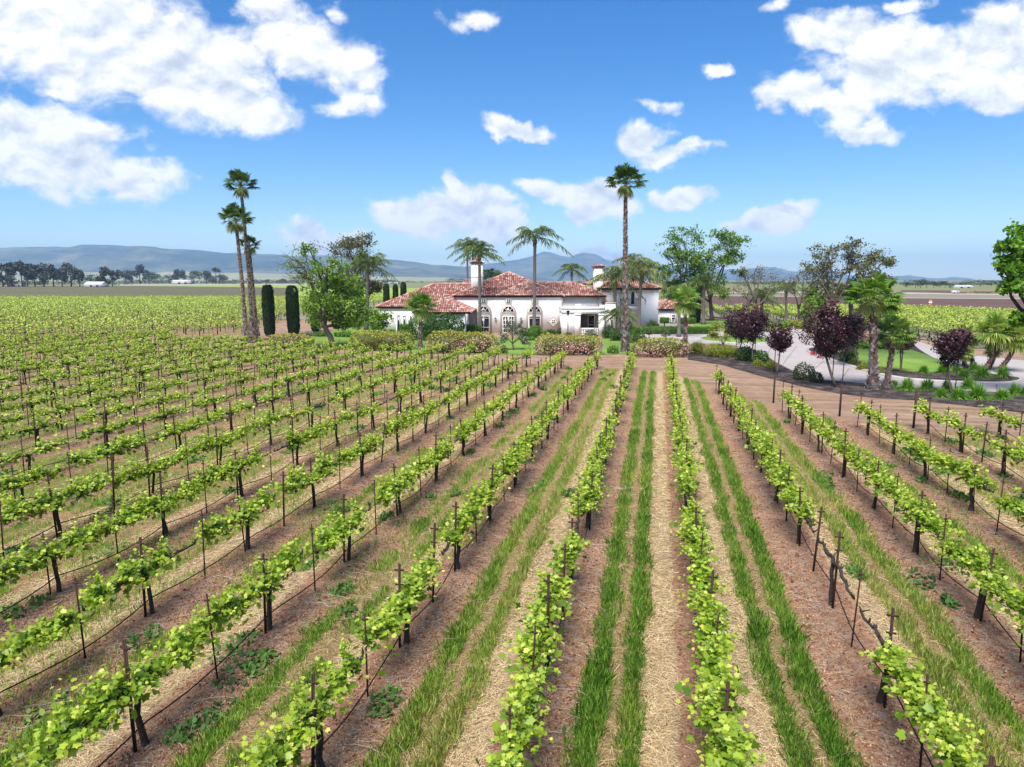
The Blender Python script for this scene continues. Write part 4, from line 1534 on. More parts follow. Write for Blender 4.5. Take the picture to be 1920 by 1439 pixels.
for a in range(-9, 8):
    if a == 0:
        continue
    A_ = abs(a)
    dens = {1: 1.0, 2: .95, 3: .7, 4: .5}.get(A_, .34)
    if a < -4:
        dens = .30
    sh = .12 if a == 1 else 0.0
    for (m0, m1) in ((.63, 1.08), (1.27, 1.65)):
        u, t = sample_alley(r, a, m0 + sh, m1 + sh, 3600 * dens)
        keep = vnoise(u, t, .9, 8) < (1.2 if A_ <= 2 else .62 + .1 * (A_ == 3))
        ed = np.minimum(np.abs((ROW_S * A_ - np.abs(u - ROW_C0)) - m0 - sh), np.abs(m1 + sh - (ROW_S * A_ - np.abs(u - ROW_C0))))
        keep &= (.15 + ed / .24 + .9 * (vnoise(u, t, .22, 12) - .5)) > r.random(len(u))
        keep &= (1.4 - .55 * vnoise(u, t, .7, 61)) > r.random(len(u))
        edge = r.random(len(u)) < .96
        keep &= edge
        u, t = u[keep], t[keep]
        n = len(u)
        yl_ = (.40 if A_ == 1 else .64 if A_ == 2 else .5) + .5 * (vnoise(u, t, 1.4, 3) - .5) + (.16 if m0 > 1 and a in (-2, 2) else 0)
        blades(u, t, .09, .24 if A_ < 3 else .19, np.clip(yl_ + r.normal(0, .2, n), 0, 1))
    # thin growth between and beside the strips
    u, t = sample_alley(r, a, .5 + sh, 1.75 + sh, 130 * (1.6 if A_ == 2 else 1.0))
    n = len(u)
    blades(u, t, .05, .15, np.clip(.66 + r.normal(0, .2, n), 0, 1))
# rough growth under and beside the rows on the left and right flanks
for a in list(range(-16, -2)) + [3, 4, 5, 6]:
    u, t = sample_alley(r, a, .1, 2.6, 170, t0=6, t1=66, pw=1.0)
    keep = vnoise(u, t * .6, 1.3, 40) > (.62 if a > -6 else .56)
    u, t = u[keep], t[keep]
    blades(u, t, .06, .2, np.clip(.42 + r.normal(0, .18, len(u)), 0, 1), 1.5)
tag(gg.build('grass', M_GRASS), 'green cover grass growing in twin strips between the vine rows', 'grass', kind='stuff')

gst = Geo()
for a in range(-8, 8):
    if a == 0:
        continue
    sh = .12 if a == 1 else 0.0
    for (m0, m1, dn) in ((1.66, 2.15, 1500), (1.05, 1.75, 150), (.2, 2.5, 70)):
        u, t = sample_alley(r, a, m0 + sh, m1 + sh, dn * max(.3, 1.1 - .12 * abs(a)), t1=42)
        n = len(u)
        an = r.random(n) * 6.283
        ax = np.stack([np.cos(an), np.sin(an), r.normal(0, .22, n)], -1)
        nr = r.normal(0, .35, (n, 3)) + [0, 0, 1]
        L = r.uniform(.06, .26, n)
        P_ = put(u, t, .012) + np.stack([0 * L, 0 * L, r.random(n) * .03], -1)
        wd = .0013 + .00015 * t
        sd_ = unit(np.cross(unit(ax), nr))
        V = P_[:, None] + np.array([-1, 1, 1, -1])[None, :, None] * wd[:, None, None] * sd_[:, None] + \
            np.array([-.5, -.5, .5, .5])[None, :, None] * L[:, None, None] * unit(ax)[:, None]
        gst.add(V.reshape(-1, 3), np.arange(n * 4).reshape(n, 4), np.clip(r.beta(2, 2, n) + (.1 if dn > 300 else -.15), 0, 1))
tag(gst.build('straw', M_STRAW), 'dry straw scattered in pale bands along the vine rows', 'straw', kind='stuff')

gp = Geo()
for a in range(-7, 7):
    if a == 0:
        continue
    u, t = sample_alley(r, a, -.15, .75, 26, t0=6, t1=32, pw=1.1)
    for i in range(len(u)):
        L = r.uniform(.25, .95)
        an = r.random() * 6.283
        cv = r.normal(0, 1.6)
        s = np.linspace(0, 1, 5)
        A2 = an + cv * s
        dxy = np.stack([np.cumsum(np.cos(A2)), np.cumsum(np.sin(A2))], -1) * L / 5
        Pq = put(np.full(5, u[i]), np.full(5, t[i]), .02)
        Pq[:, :2] += dxy
        Pq[:, 2] += np.abs(r.normal(0, .02, 5))
        gp.tube(Pq, (.0024 + .00014 * t[i]), 3, float(np.clip(r.normal(.6, .25), 0, 1)), 0, False)
tag(gp.build('pruned_canes', M_PRUNE), 'grey pruned canes lying on the soil under the vines', 'prunings', kind='stuff')

gc = Geo()
OCT = np.array([(1, 0, 0), (-1, 0, 0), (0, 1, 0), (0, -1, 0), (0, 0, 1), (0, 0, -1)], float)
OCF = np.array([(0, 2, 4), (2, 1, 4), (1, 3, 4), (3, 0, 4), (2, 0, 5), (1, 2, 5), (3, 1, 5), (0, 3, 5)])
for a in range(-8, 8):
    if a == 0:
        continue
    for (m0, m1, dn) in ((.05, .72, 330), (2.2, 2.6, 260)):
        u, t = sample_alley(r, a, m0, m1, dn, t0=5, t1=34)
        n = len(u)
        V = OCT[None] * r.uniform(.45, 1.2, (n, 6, 1)) * (r.uniform(.007, .034, n) ** 1.0 * (1 + t / 60))[:, None, None]
        an = r.random(n) * 6.283
        ca, sa = np.cos(an)[:, None], np.sin(an)[:, None]
        V = np.stack([V[..., 0] * ca - V[..., 1] * sa, V[..., 0] * sa + V[..., 1] * ca, V[..., 2] * .7], -1) + put(u, t, .004)[:, None]
        gc.add(V.reshape(-1, 3), (np.arange(n)[:, None, None] * 6 + OCF[None]).reshape(-1, 3), np.repeat(np.clip(r.normal(.5, .33, n), 0, 1), 8))
tag(gc.build('soil_clods', M_CLOD), 'reddish brown clods of loose soil in the vine alleys', 'soil clods', kind='stuff')

gw = Geo()
for q in range(190):
    a = int(r.choice([-9, -8, -7, -6, -5, -4, -4, -3, -3, -2, 2, 3, 3, 4, 4, 5]))
    u, t = sample_alley(r, a, .0, 2.4, .35, t0=7, t1=55, pw=.9)
    if len(u) == 0:
        continue
    u0, t0 = u[0], t[0]
    n = int(r.integers(50, 150))
    rad = r.uniform(.14, .42)
    an, rr = r.random(n) * 6.283, np.sqrt(r.random(n)) * rad
    uu, tt = u0 + np.cos(an) * rr * .8, t0 + np.sin(an) * rr * 1.6
    P_ = put(uu, tt, .01)
    P_[:, 2] += r.random(n) * .10 * (1 - rr / rad * .7)
    gw.cards(OVAL, P_, r.normal(0, 1, (n, 3)) + [0, 0, .3], r.normal(0, .4, (n, 3)) + [0, 0, 1], r.uniform(.05, .11, n) * (1 + t0 / 60), np.clip(r.normal(.45, .25) + r.normal(0, .15, n), 0, 1))
tag(gw.build('weeds', M_WEED), 'low green weeds in loose patches between the vines', 'weeds', kind='stuff')

# ------------------------------------------------------------------ planting helpers
def sph(r, n):
    return unit(r.normal(0, 1, (n, 3)))


def mound(g, c, rad, n, size, r, tint, e=2.4, tmpl=OVAL, shell=.78, lift=0.0, core=True, mat=0, rough=.10):
    """leafy mass: leaves spread through the outer part of a rounded volume with lumps"""
    c, rad = np.asarray(c, float), np.asarray(rad, float)
    d = sph(r, n)
    k = (np.abs(d) ** e).sum(1) ** (-1 / e)
    lump = 1 + rough * 2 * (vnoise(d[:, 0] * rad[0] * 2 + c[0] * 3, d[:, 2] * rad[2] * 2 + d[:, 1] * rad[1] * 2, .9, 7) - .5)
    f = (shell + (1 - shell) * r.random(n) ** .6) * lump
    p = d * (k * f)[:, None] * rad + c
    p = p[p[:, 2] > lift]
    m = len(p)
    nn = unit((p - c) / rad ** 2)
    ax = unit(nn * .5 + r.normal(0, .7, (m, 3)))
    t = tint(p, nn, r) if callable(tint) else np.clip(tint + r.normal(0, .17, m), 0, 1)
    g.cards(tmpl, p, ax, nn + r.normal(0, .45, (m, 3)), size * r.uniform(.7, 1.3, m), t, mat)
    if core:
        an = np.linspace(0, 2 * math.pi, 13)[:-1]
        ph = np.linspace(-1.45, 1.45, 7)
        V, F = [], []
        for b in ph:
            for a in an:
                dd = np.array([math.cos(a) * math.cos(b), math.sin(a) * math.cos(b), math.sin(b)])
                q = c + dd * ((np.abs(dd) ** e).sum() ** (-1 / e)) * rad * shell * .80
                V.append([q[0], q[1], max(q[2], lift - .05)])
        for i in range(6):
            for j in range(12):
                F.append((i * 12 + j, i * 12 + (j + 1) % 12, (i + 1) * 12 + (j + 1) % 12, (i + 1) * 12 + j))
        g.add(V, F, .12, mat)  # core in a dark tint: the bush's inner shade is painted in


def boxleaf(g, x0, x1, y0, y1, z0, z1, per, size, r, tint=.5):
    """clipped hedge block"""
    for ax_, lo, hi in ((0, x0, x1), (1, y0, y1), (2, z0, z1)):
        for side, v in ((-1, lo), (1, hi)):
            if ax_ == 2 and side < 0:
                continue
            dims = [x1 - x0, y1 - y0, z1 - z0]
            area = np.prod([dims[i] for i in range(3) if i != ax_])
            n = int(area * per)
            p = np.array([x0, y0, z0]) + r.random((n, 3)) * dims
            p[:, ax_] = v - side * .04 * r.random(n) + side * .03 * r.normal(0, 1, n)
            nn = np.zeros((n, 3))
            nn[:, ax_] = side
            g.cards(OVAL, p, r.normal(0, 1, (n, 3)) + nn * .4, nn + r.normal(0, .35, (n, 3)), size * r.uniform(.7, 1.3, n),
                    np.clip(tint + r.normal(0, .16, n) + (.16 if ax_ == 2 else 0), 0, 1))  # top leaves tinted lighter: overhead light painted into the colour
    q = .07
    g.box(x0 + q, x1 - q, y0 + q, y1 - q, z0, z1 - q, .15)  # dark-tinted core paints the shade inside the block


def tuft(g, c, rad, h, n, r, tint=.5, wid=.05, droop=.5):
    """spray of arching strap leaves"""
    an = r.random(n) * 6.283
    el = r.uniform(.35, 1.45, n)
    L = h * r.uniform(.75, 1.25, n)
    base = np.stack([np.cos(an), np.sin(an), 0 * an], -1) * (rad * .25 * r.random(n))[:, None] + c
    d = np.stack([np.cos(an) * np.cos(el), np.sin(an) * np.cos(el), np.sin(el)], -1)
    side = unit(np.cross(d, [0, 0, 1.0]))
    P_ = []
    for s, w in ((0, 1), (.4, 1.1), (.75, .7), (1, .08)):
        q = base + d * (L * s)[:, None] + np.array([0, 0, -1.0]) * (droop * L * s * s * np.cos(el))[:, None]
        P_ += [q - side * wid * w, q + side * wid * w]
    V = np.stack(P_, 1)
    t = np.clip(tint + r.normal(0, .18, n), 0, 1)
    V[..., 2] = np.maximum(V[..., 2], .03)
    F = (np.arange(n)[:, None, None] * 8 + np.array([(0, 1, 3, 2), (2, 3, 5, 4), (4, 5, 7, 6)])[None]).reshape(-1, 4)
    g.add(V.reshape(-1, 3), F, np.repeat(t, 3))


def shrub(name, label, cat, px, pyb, wpx, hpx, mat, tint=.5, n=None, size=.14, e=2.2, group=None, dep=.8, tmpl=OVAL, rough=.14, Y=None, core=True, z0=.0):
    """free-standing bush given by its place, width and height in the photo"""
    if Y is None:
        Y = G(px, pyb)[1] + wpx / 2 * mpp(G(px, pyb)[1]) * dep * .6
    m = mpp(Y)
    x = P3(px, pyb, Y)[0]
    rx, h = wpx / 2 * m, hpx * m
    rz = h * .56
    c = (x, Y, z0 + h - rz)
    r = rng(int(px * 7 + pyb))
    g = Geo()
    ar = rx * rx * dep + 2 * rx * rz
    mound(g, c, (rx, rx * dep, rz), n or int(min(4200, 100 + ar * 420 * (.14 / size) ** 2)), size, r, tint, e, tmpl, lift=z0 + .02, core=core, rough=rough)
    o = g.build(name, mat, origin=(x, Y, z0))
    return tag(o, label, cat, group)


# ------------------------------------------------------------------ palms
def shaggy_trunk(parent, pts, rad, r, dens=1.0, rust_top=True, age0=.80):
    pts = np.asarray(pts)
    L = np.linalg.norm(np.diff(pts, axis=0), axis=1).sum()
    s = np.linspace(0, 1, 24)
    P_ = np.stack([np.interp(s, np.linspace(0, 1, len(pts)), pts[:, q]) for q in range(3)], -1)
    R_ = np.interp(s, np.linspace(0, 1, len(rad)), rad)
    g = Geo()
    g.tube(P_, R_ * .86, 10, .28)
    dz = .17
    nl = int(L / dz)
    for i in range(nl):
        f = (i + .5) / nl
        c = np.array([np.interp(f, s, P_[:, q]) for q in range(3)])
        rr = np.interp(f, s, R_)
        nb = max(7, int(6.283 * rr / .17))
        an = (np.arange(nb) + .5 * (i % 2)) * 6.283 / nb + r.normal(0, .08, nb)
        out = np.stack([np.cos(an), np.sin(an), 0 * an], -1)
        p = c + out * rr * .82 + np.array([0, 0, 1.0]) * r.normal(-.05, .02, nb)[:, None]
        age = age0 - .5 * age0 * max(0, (f - .45)) * (1.5 if rust_top else .3)
        t = np.clip(age + r.normal(0, .27, nb), 0, 1)
        g.cards([(-.34, 0, 0), (.34, 0, 0), (.22, .7, .05), (0, 1.0, .12), (-.22, .7, .05)], p, out * r.uniform(.35, .75, (nb, 1)) + [0, 0, 1.0], out,
                np.minimum(.30, rr * 1.1) * r.uniform(.75, 1.1, nb) * dens, t)
    wb(g, 'trunk', M_BOOT, parent)


def fan_crown(parent, top, Rm, n, mat, r, skirt=6, tint=.45, up=.0, squash=1.0, lo=-22, pet=.42, bl=.62):
    g = Geo()
    top = np.asarray(top, float)
    for i in range(n + skirt):
        dead = i >= n
        az = i * 2.39996 + r.normal(0, .15)
        el = R(r.uniform(-62, -40)) if dead else R(lo + (78 - lo) * ((i + .5) / n) ** 1.1 + r.normal(0, 8)) + up
        d = np.array([math.cos(az) * math.cos(el), math.sin(az) * math.cos(el), math.sin(el) * squash])
        d /= np.linalg.norm(d)
        pl = Rm * (pet if not dead else .22) * r.uniform(.85, 1.15)
        hub = top + d * pl + np.array([0, 0, -.05 * Rm])
        t0 = np.clip((tint + r.normal(0, .12)) if not dead else .92 + r.normal(0, .05), 0, 1)
        g.tube([top + [0, 0, -.1], (top + hub) / 2 + [0, 0, .03 * Rm], hub], [.035, .025, .018], 4, min(1, t0 + .25), 0, False)
        side = unit(np.cross(d, [0, 0, 1.0]) + r.normal(0, .15, 3))
        nrm = np.cross(side, d)
        ns = 21
        a = np.linspace(-1.9, 1.9, ns) + r.normal(0, .03, ns)
        L = Rm * bl * (1 - .10 * np.abs(a)) * r.uniform(.88, 1.1, ns)
        ax = np.cos(a)[:, None] * d + np.sin(a)[:, None] * side + nrm * (-.10 * np.abs(a))[:, None]
        nn = np.tile(nrm, (ns, 1)) + np.sign(a)[:, None] * side * .25
        V = []
        sd_ = unit(np.cross(unit(ax), nn))
        w = Rm * .025
        hb = np.tile(hub, (ns, 1))
        dr = np.array([0, 0, -1.0])
        for s, ww, dp in ((0, .25, 0), (.55, 1.0, .02), (.8, .75, .09), (1.0, .12, .22 if not dead else .35)):
            q = hb + unit(ax) * (L * s)[:, None] + dr * (L * dp)[:, None]
            V += [q - sd_ * w * ww, q + sd_ * w * ww]
        V = np.stack(V, 1)
        F = (np.arange(ns)[:, None, None] * 8 + np.array([(0, 1, 3, 2), (2, 3, 5, 4), (4, 5, 7, 6)])[None]).reshape(-1, 4)
        g.add(V.reshape(-1, 3), F, np.repeat(np.clip(t0 + r.normal(0, .2, ns), 0, 1), 3))
    wb(g, 'crown', mat, parent)


def curve_pts(a, b, bend, n=6):
    a, b = np.asarray(a, float), np.asarray(b, float)
    s = np.linspace(0, 1, n)
    return a + (b - a) * s[:, None] + np.array([bend, 0, 0]) * (np.sin(s * math.pi))[:, None]


def fan_palm(label, bx, by, tx, ty, rpx, r0, r1, mat=M_FAN, n=34, bend=0.0, skirt=7, group=None, tint=.45, Y=None, up=0.0, flare=1.7, lo=-22, pet=.42, bl=.62, squash=1.0, age0=.80):
    b = G(bx, by) if Y is None else np.array([P3(bx, by, Y)[0], Y, 0.0])
    top = P3(tx, ty, b[1])
    r = rng(int(bx * 3 + ty))
    t_ = thing('fan_palm', label, 'palm tree', (b[0], b[1], 0), group)
    pts = curve_pts([b[0], b[1], -.1], top, bend)
    rad = np.interp(np.linspace(0, 1, 6), [0, .1, .3, 1], [r0 * flare, r0 * 1.15, r0, r1])
    shaggy_trunk(t_, pts, rad, r, age0=age0)
    fan_crown(t_, top + [0, 0, .15], rpx * mpp(b[1]), n, mat, r, skirt, tint, up, squash, lo, pet, bl)
    return t_


def feather_crown(parent, top, Rm, n, r, mat=M_FROND, tint=.5, lo=-8, hi=82, droop=.55, nl=25):
    g = Geo()
    top = np.asarray(top, float)
    for i in range(n):
        az = i * 2.39996 + r.normal(0, .2)
        el = R(lo + (hi - lo) * ((i + .5) / n) + r.normal(0, 6))
        L = Rm * 1.25 * r.uniform(.85, 1.12)
        d = np.array([math.cos(az) * math.cos(el), math.sin(az) * math.cos(el), math.sin(el)])
        s = np.linspace(0, 1, 9)
        hz_ = np.array([math.cos(az), math.sin(az), 0])
        pts = top + d * (L * s)[:, None] + np.array([0, 0, -1.0]) * (droop * L * s ** 2.2)[:, None] + hz_ * (.12 * L * s ** 2)[:, None]
        t0 = np.clip(tint + .22 * (1 - i / n) * 0 + r.normal(0, .12), 0, 1)
        g.tube(pts, np.linspace(.04, .010, 9), 4, min(1, t0 + .2), 0, False)
        q = np.linspace(.14, 1.0, nl)
        c = np.stack([np.interp(q, s, pts[:, a]) for a in range(3)], -1)
        tn = unit(np.gradient(c, axis=0))
        side = unit(np.cross(tn, [0, 0, 1.0]) + 1e-4)
        for sg in (-1, 1):
            m = len(q)
            ax = side * sg * r.uniform(.6, 1.0, (m, 1)) + tn * .55 + np.array([0, 0, -1.0]) * r.uniform(.15, .95, (m, 1)) + r.normal(0, .16, (m, 3))
            ln = Rm * .36 * np.sin(np.clip(.35 + q * 2.2, 0, 2.75)) * r.uniform(.8, 1.15, m)
            g.cards([(0, 0, 0), (.05, .35, .0), (0, 1.0, -.12), (-.05, .35, 0)], c, ax, np.tile([0, 0, 1.0], (m, 1)) + side * sg * .5, ln, np.clip(t0 + r.normal(0, .15, m), 0, 1))
    wb(g, 'crown', mat, parent)


def queen_palm(label, bx, Y, tx, ty, rpx, r0=.17, n=17, mat=M_FROND, tint=.5, by=None, group='feathery palms around the villa', droop=.6, lo=-5, fib=True, bend=0.0):
    if by is not None:
        Y = G(bx, by)[1]
    x = P3(bx, 600, Y)[0]
    top = P3(tx, ty, Y)
    r = rng(int(bx * 5 + ty))
    t_ = thing('feather_palm', label, 'palm tree', (x, Y, 0), group)
    Rm = rpx * mpp(Y)
    g = Geo()
    pts = curve_pts([x, Y, -.1], top, bend, 9)
    g.tube(pts, np.interp(np.linspace(0, 1, 9), [0, .06, .2, 1], [r0 * 1.6, r0 * 1.2, r0, r0 * .85]), 10)
    hgt = top[2]
    for z in np.arange(.2, hgt - .2, .28):
        f = z / hgt
        c = np.array([np.interp(f, np.linspace(0, 1, 9), pts[:, a]) for a in range(3)])
        g.tube([c, c + [0, 0, .04]], r0 * 1.07, 10)
    wb(g, 'trunk', M_PTRUNK, t_)
    if fib:
        g = Geo()
        cs = top + [0, 0, -.15]
        for q in range(16):
            an = q * 2.4
            o = np.array([math.cos(an), math.sin(an), 0])
            z = r.uniform(-.5, .35)
            g.cards([(-.3, 0, 0), (.3, 0, 0), (.2, .8, .1), (0, 1, .2), (-.2, .8, .1)], [cs + o * r0 * .9 + [0, 0, z]], np.array([o * .3 + [0, 0, 1]]), np.array([o]), [.34], [float(np.clip(r.normal(.3, .15), 0, 1))])
        wb(g, 'leaf_bases', M_BOOT, t_)
        g = Geo()
        g.tube([top + [0, 0, -.1], top + [0, 0, .3], top + [0, 0, .8]], [r0 * 1.15, r0 * 1.1, r0 * .5], 8, .75)
        wb(g, 'crownshaft', M_FROND, t_)
    feather_crown(t_, top + [0, 0, .55], Rm, n, r, mat, tint, lo=lo, droop=droop)
    return t_


# ------------------------------------------------------------------ broadleaf trees
def broadleaf(name, label, cat, bx, by, fork, clumps, mat, size, seed, tr=.22, Y=None, group=None, tint=.5, bark=.5, dens=1.0, depth=1.0, jit=.55):
    """clumps: photo x, y, half width, half height, leaf amount (0 = bare twigs)"""
    b = G(bx, by) if Y is None else np.array([P3(bx, by, Y)[0], Y, 0.0])
    Y = b[1]
    m = mpp(Y)
    r = rng(seed)
    t_ = thing(name, label, cat, (b[0], Y, 0), group)
    fk = P3(fork[0], fork[1], Y)
    g = Geo()
    lf = Geo()
    n = 6
    tp = b + (fk - b) * np.linspace(0, 1, n)[:, None]
    tp[0, 2] -= .1
    tp[1:-1, :2] += r.normal(0, tr * .25, (n - 2, 2))
    g.tube(tp, np.interp(np.linspace(0, 1, n), [0, .15, 1], [tr * 1.45, tr, tr * .72]), 9, bark)
    allr = max(c[2] for c in clumps) * m
    for (cx, cy, rx, ry, am) in clumps:
        c = P3(cx, cy, Y)
        c = c + np.array([0, r.uniform(-1, 1) * allr * depth, 0])
        rad = np.array([rx * m, rx * m * .9, ry * m])
        st = tp[-1] if r.random() < .7 else tp[-2]
        s = np.linspace(0, 1, 6)
        mid = r.normal(0, .10, 3) * np.linalg.norm(c - st)
        br = st + (c - st) * s[:, None] + mid * np.sin(s * math.pi)[:, None] + np.array([0, 0, 1]) * (np.sin(s * math.pi) * .08 * np.linalg.norm(c - st))[:, None]
        g.tube(br, np.linspace(tr * .5, tr * .16, 6), 6, bark)
        nt = int(max(7, 9 + rad[0] * 3.0))
        for q in range(nt):
            e = c + sph(r, 1)[0] * rad * r.uniform(.55, 1.08)
            a = br[r.integers(3, 6)]
            md = (a + e) / 2 + r.normal(0, .14, 3) * np.linalg.norm(e - a)
            g.tube([a, md, e], [tr * .15, tr * .09, .014], 4, bark, 0, False)
            for w in range(3 if am >= .3 else 4):
                e2 = e + r.normal(0, 1, 3) * rad * .35
                g.tube([md + (e - md) * r.uniform(.2, .9), e2], [.024, .009], 3, bark, 0, False)
                k = int(r.poisson(15 * am * dens))
                if k:
                    cc = e2 + (e - e2) * r.random((k, 1))
                    p = cc + r.normal(0, 1, (k, 3)) * np.array([jit, jit, jit * .7]) * min(1.0, rad[0] * .55) * .55
                    lt = np.clip(tint + r.normal(0, .12) + r.normal(0, .14, k), 0, 1)
                    lf.cards(OVAL, p, r.normal(0, 1, (k, 3)) + [0, 0, -.2], r.normal(0, .6, (k, 3)) + [0, 0, 1], size * r.uniform(.7, 1.35, k), lt)
    wb(g, 'trunk', M_BARK, t_)
    if lf.V:
        wb(lf, 'crown', mat, t_)
    return t_


def lollipop(label, bx, by, clumps, seed, stakes=(), tr=.055, group='purple-leaved standard trees by the drive'):
    b = G(bx, by)
    Y = b[1]
    m = mpp(Y)
    r = rng(seed)
    t_ = thing('purple_leaf_tree', label, 'tree', (b[0], Y, 0), group)
    g = Geo()
    c0 = P3(clumps[0][0], clumps[0][1], Y)
    low = c0 - [0, 0, clumps[0][3] * m * .9]
    tp = curve_pts([b[0], Y, -.05], low, r.normal(0, .04), 5)
    g.tube(tp, np.linspace(tr * 1.2, tr * .8, 5), 7, .62)
    for q in range(9):
        e = c0 + sph(r, 1)[0] * np.array([clumps[0][2], clumps[0][2], clumps[0][3]]) * m * .7
        g.tube([low, (low + e) / 2 + r.normal(0, .08, 3), e], [tr * .6, tr * .4, .01], 5, .4, 0, False)
    wb(g, 'trunk', M_BARK, t_)
    g = Geo()
    for (cx, cy, rx, ry) in clumps:
        c = P3(cx, cy, Y)
        rad = np.array([rx, rx * .9, ry]) * m

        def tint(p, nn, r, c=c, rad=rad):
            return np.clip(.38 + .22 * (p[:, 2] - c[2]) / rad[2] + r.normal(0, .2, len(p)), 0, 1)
        n = int(1900 * rad[0] * rad[2] + 500)
        q0 = len(g.V)
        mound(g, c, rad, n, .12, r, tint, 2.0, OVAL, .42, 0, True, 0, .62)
        for i in range(q0, len(g.V)):                 # wider above, drawn in towards the stem
            V = g.V[i]
            f = 1 + .28 * np.clip((V[:, 2] - c[2]) / rad[2], -1.1, .8)
            V[:, :2] = c[:2] + (V[:, :2] - c[:2]) * f[:, None]
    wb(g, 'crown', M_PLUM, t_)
    for (sx, dy) in stakes:
        p = G(bx, by)
        x = P3(sx, by, Y)[0]
        g = Geo()
        g.tube([(x, Y + dy, -.1), (x, Y + dy, low[2] + .25)], .03, 6, .45)
        wb(g, 'support_stake', M_BARK, t_)
    return t_


def cypress(label, px, pyb, pyt, wpx, Y=None):
    b = G(px, pyb) if Y is None else np.array([P3(px, pyb, Y)[0], Y, 0.0])
    m = mpp(b[1])
    h = P3(px, pyt, b[1])[2]
    w = wpx / 2 * m * .88
    r = rng(int(px))
    t_ = thing('cypress', label, 'cypress', (b[0], b[1], 0), 'clipped columnar cypresses')
    g = Geo()
    n = int(h * w * 2 * 650)
    an = r.random(n) * 6.283
    z = r.random(n) * h
    f = z / h
    prof = np.interp(f, [0, .04, .12, .6, .9, .97, 1.0], [.55, .78, .93, 1.0, .93, .75, .35])
    rr = w * prof * (1 + .05 * (vnoise(an * 2, z, .8, 3) - .5) + r.normal(0, .025, n))
    out = np.stack([np.cos(an), np.sin(an), 0 * an], -1)
    p = out * rr[:, None] + [b[0], b[1], 0] + np.stack([0 * z, 0 * z, z], -1)
    g.cards(OVAL, p, out * .25 + r.normal(0, .3, (n, 3)) + [0, 0, 1], out + r.normal(0, .3, (n, 3)), r.uniform(.10, .2, n), np.clip(.5 + r.normal(0, .25, n), 0, 1))
    q = int(w * w * 700)
    a2, r2 = r.random(q) * 6.283, w * .7 * np.sqrt(r.random(q))
    p = np.stack([b[0] + np.cos(a2) * r2, b[1] + np.sin(a2) * r2, h * (1 - .03 * (r2 / w) ** 2) + r.normal(0, .05, q)], -1)
    g.cards(OVAL, p, r.normal(0, .6, (q, 3)) + [0, 0, 1], r.normal(0, 1, (q, 3)), r.uniform(.1, .2, q), np.clip(.6 + r.normal(0, .2, q), 0, 1))
    zz = np.array([.1, .2, h * .12, h * .6, h * .9, h * .97])
    g.tube(np.stack([0 * zz + b[0], 0 * zz + b[1], zz], -1), w * np.array([.5, .7, .86, .93, .86, .66]), 14, .1)  # dark-tinted core paints the shade inside the column
    wb(g, 'crown', M_CYP, t_)
    g = Geo()
    g.tube([(b[0], b[1], -.1), (b[0], b[1], .5)], .12, 7, .4)
    wb(g, 'trunk', M_BARK, t_)


# ------------------------------------------------------------------ the tall palms
TP = 'tall fan palms with shaggy trunks'
fan_palm('tallest fan palm of the leaning trio beside the vineyard', 474, 639, 451.5, 350, 34, .21, .155, flare=1.9, bend=.12, group=TP, tint=.36, n=24, lo=-4, pet=.56, bl=.46)
fan_palm('middle-height fan palm of the leaning trio, its crown lowest to one side', 462, 643, 442, 415, 36, .21, .16, flare=1.9, bend=.1, group=TP, tint=.36, n=24, lo=-6, pet=.56, bl=.46)
fan_palm('shortest fan palm of the trio, rust brown trunk behind its taller twin', 482, 637, 467, 463, 25, .2, .15, flare=1.8, bend=.05, group=TP, tint=.46, n=18, lo=-10, pet=.5, bl=.5)
fan_palm('very tall solitary fan palm with grey shaggy trunk before the tower', 1172, 661, 1173, 347, 40, .26, .165, flare=1.8, group=TP, tint=.33, skirt=6, n=26, lo=-4, pet=.57, bl=.45)
fan_palm('short fan palm with shaggy trunk in front of the porch wing', 787.5, 656, 789, 578, 35, .20, .16, M_FANB, 22, group=None, tint=.42, skirt=8, lo=-15)
fan_palm('fan palm with one bright green upright leaf beside the pink hedge', 1286, 670, 1284.5, 566, 34, .19, .15, M_FANB, 18, tint=.62, skirt=14, flare=2.0)
fan_palm('stout fan palm with thick shaggy trunk beside the drive', 1638, 730, 1637, 562, 58, .25, .20, M_FANB, 40, tint=.46, skirt=7, flare=1.75, lo=-20, pet=.58, bl=.40, squash=.72)
fan_palm('leaning red-brown fan palm at the foot of the stout palm', 1661, 727, 1677, 632, 44, .18, .155, M_FANB, 34, tint=.52, skirt=3, flare=2.0, lo=-22, pet=.56, bl=.42, squash=.75)
CH = 'clump of small fan palms on the planted island'
for lab, bx, by, tx, ty, rp, bd in (
        ('small bushy fan palm, furthest to the drive side of its clump', 1826, 689, 1808, 640, 36, .1),
        ('small bushy fan palm with the curved thick trunk amid its clump', 1841, 697, 1866, 622, 42, .45),
        ('short young fan palm tucked behind the curved trunk', 1848, 694, 1863, 660, 20, .2),
        ('small bushy fan palm leaning hard over the gravel lane', 1866, 698, 1901, 636, 38, .4),
        ('low fan palm trunk leaning toward the purple standard tree', 1816, 697, 1806, 665, 22, -.1)):
    fan_palm(lab, bx, by, tx, ty, rp, .17, .17, M_FANB, 26, bend=bd, skirt=7, group=CH, tint=.74, flare=1.0, age0=.2)

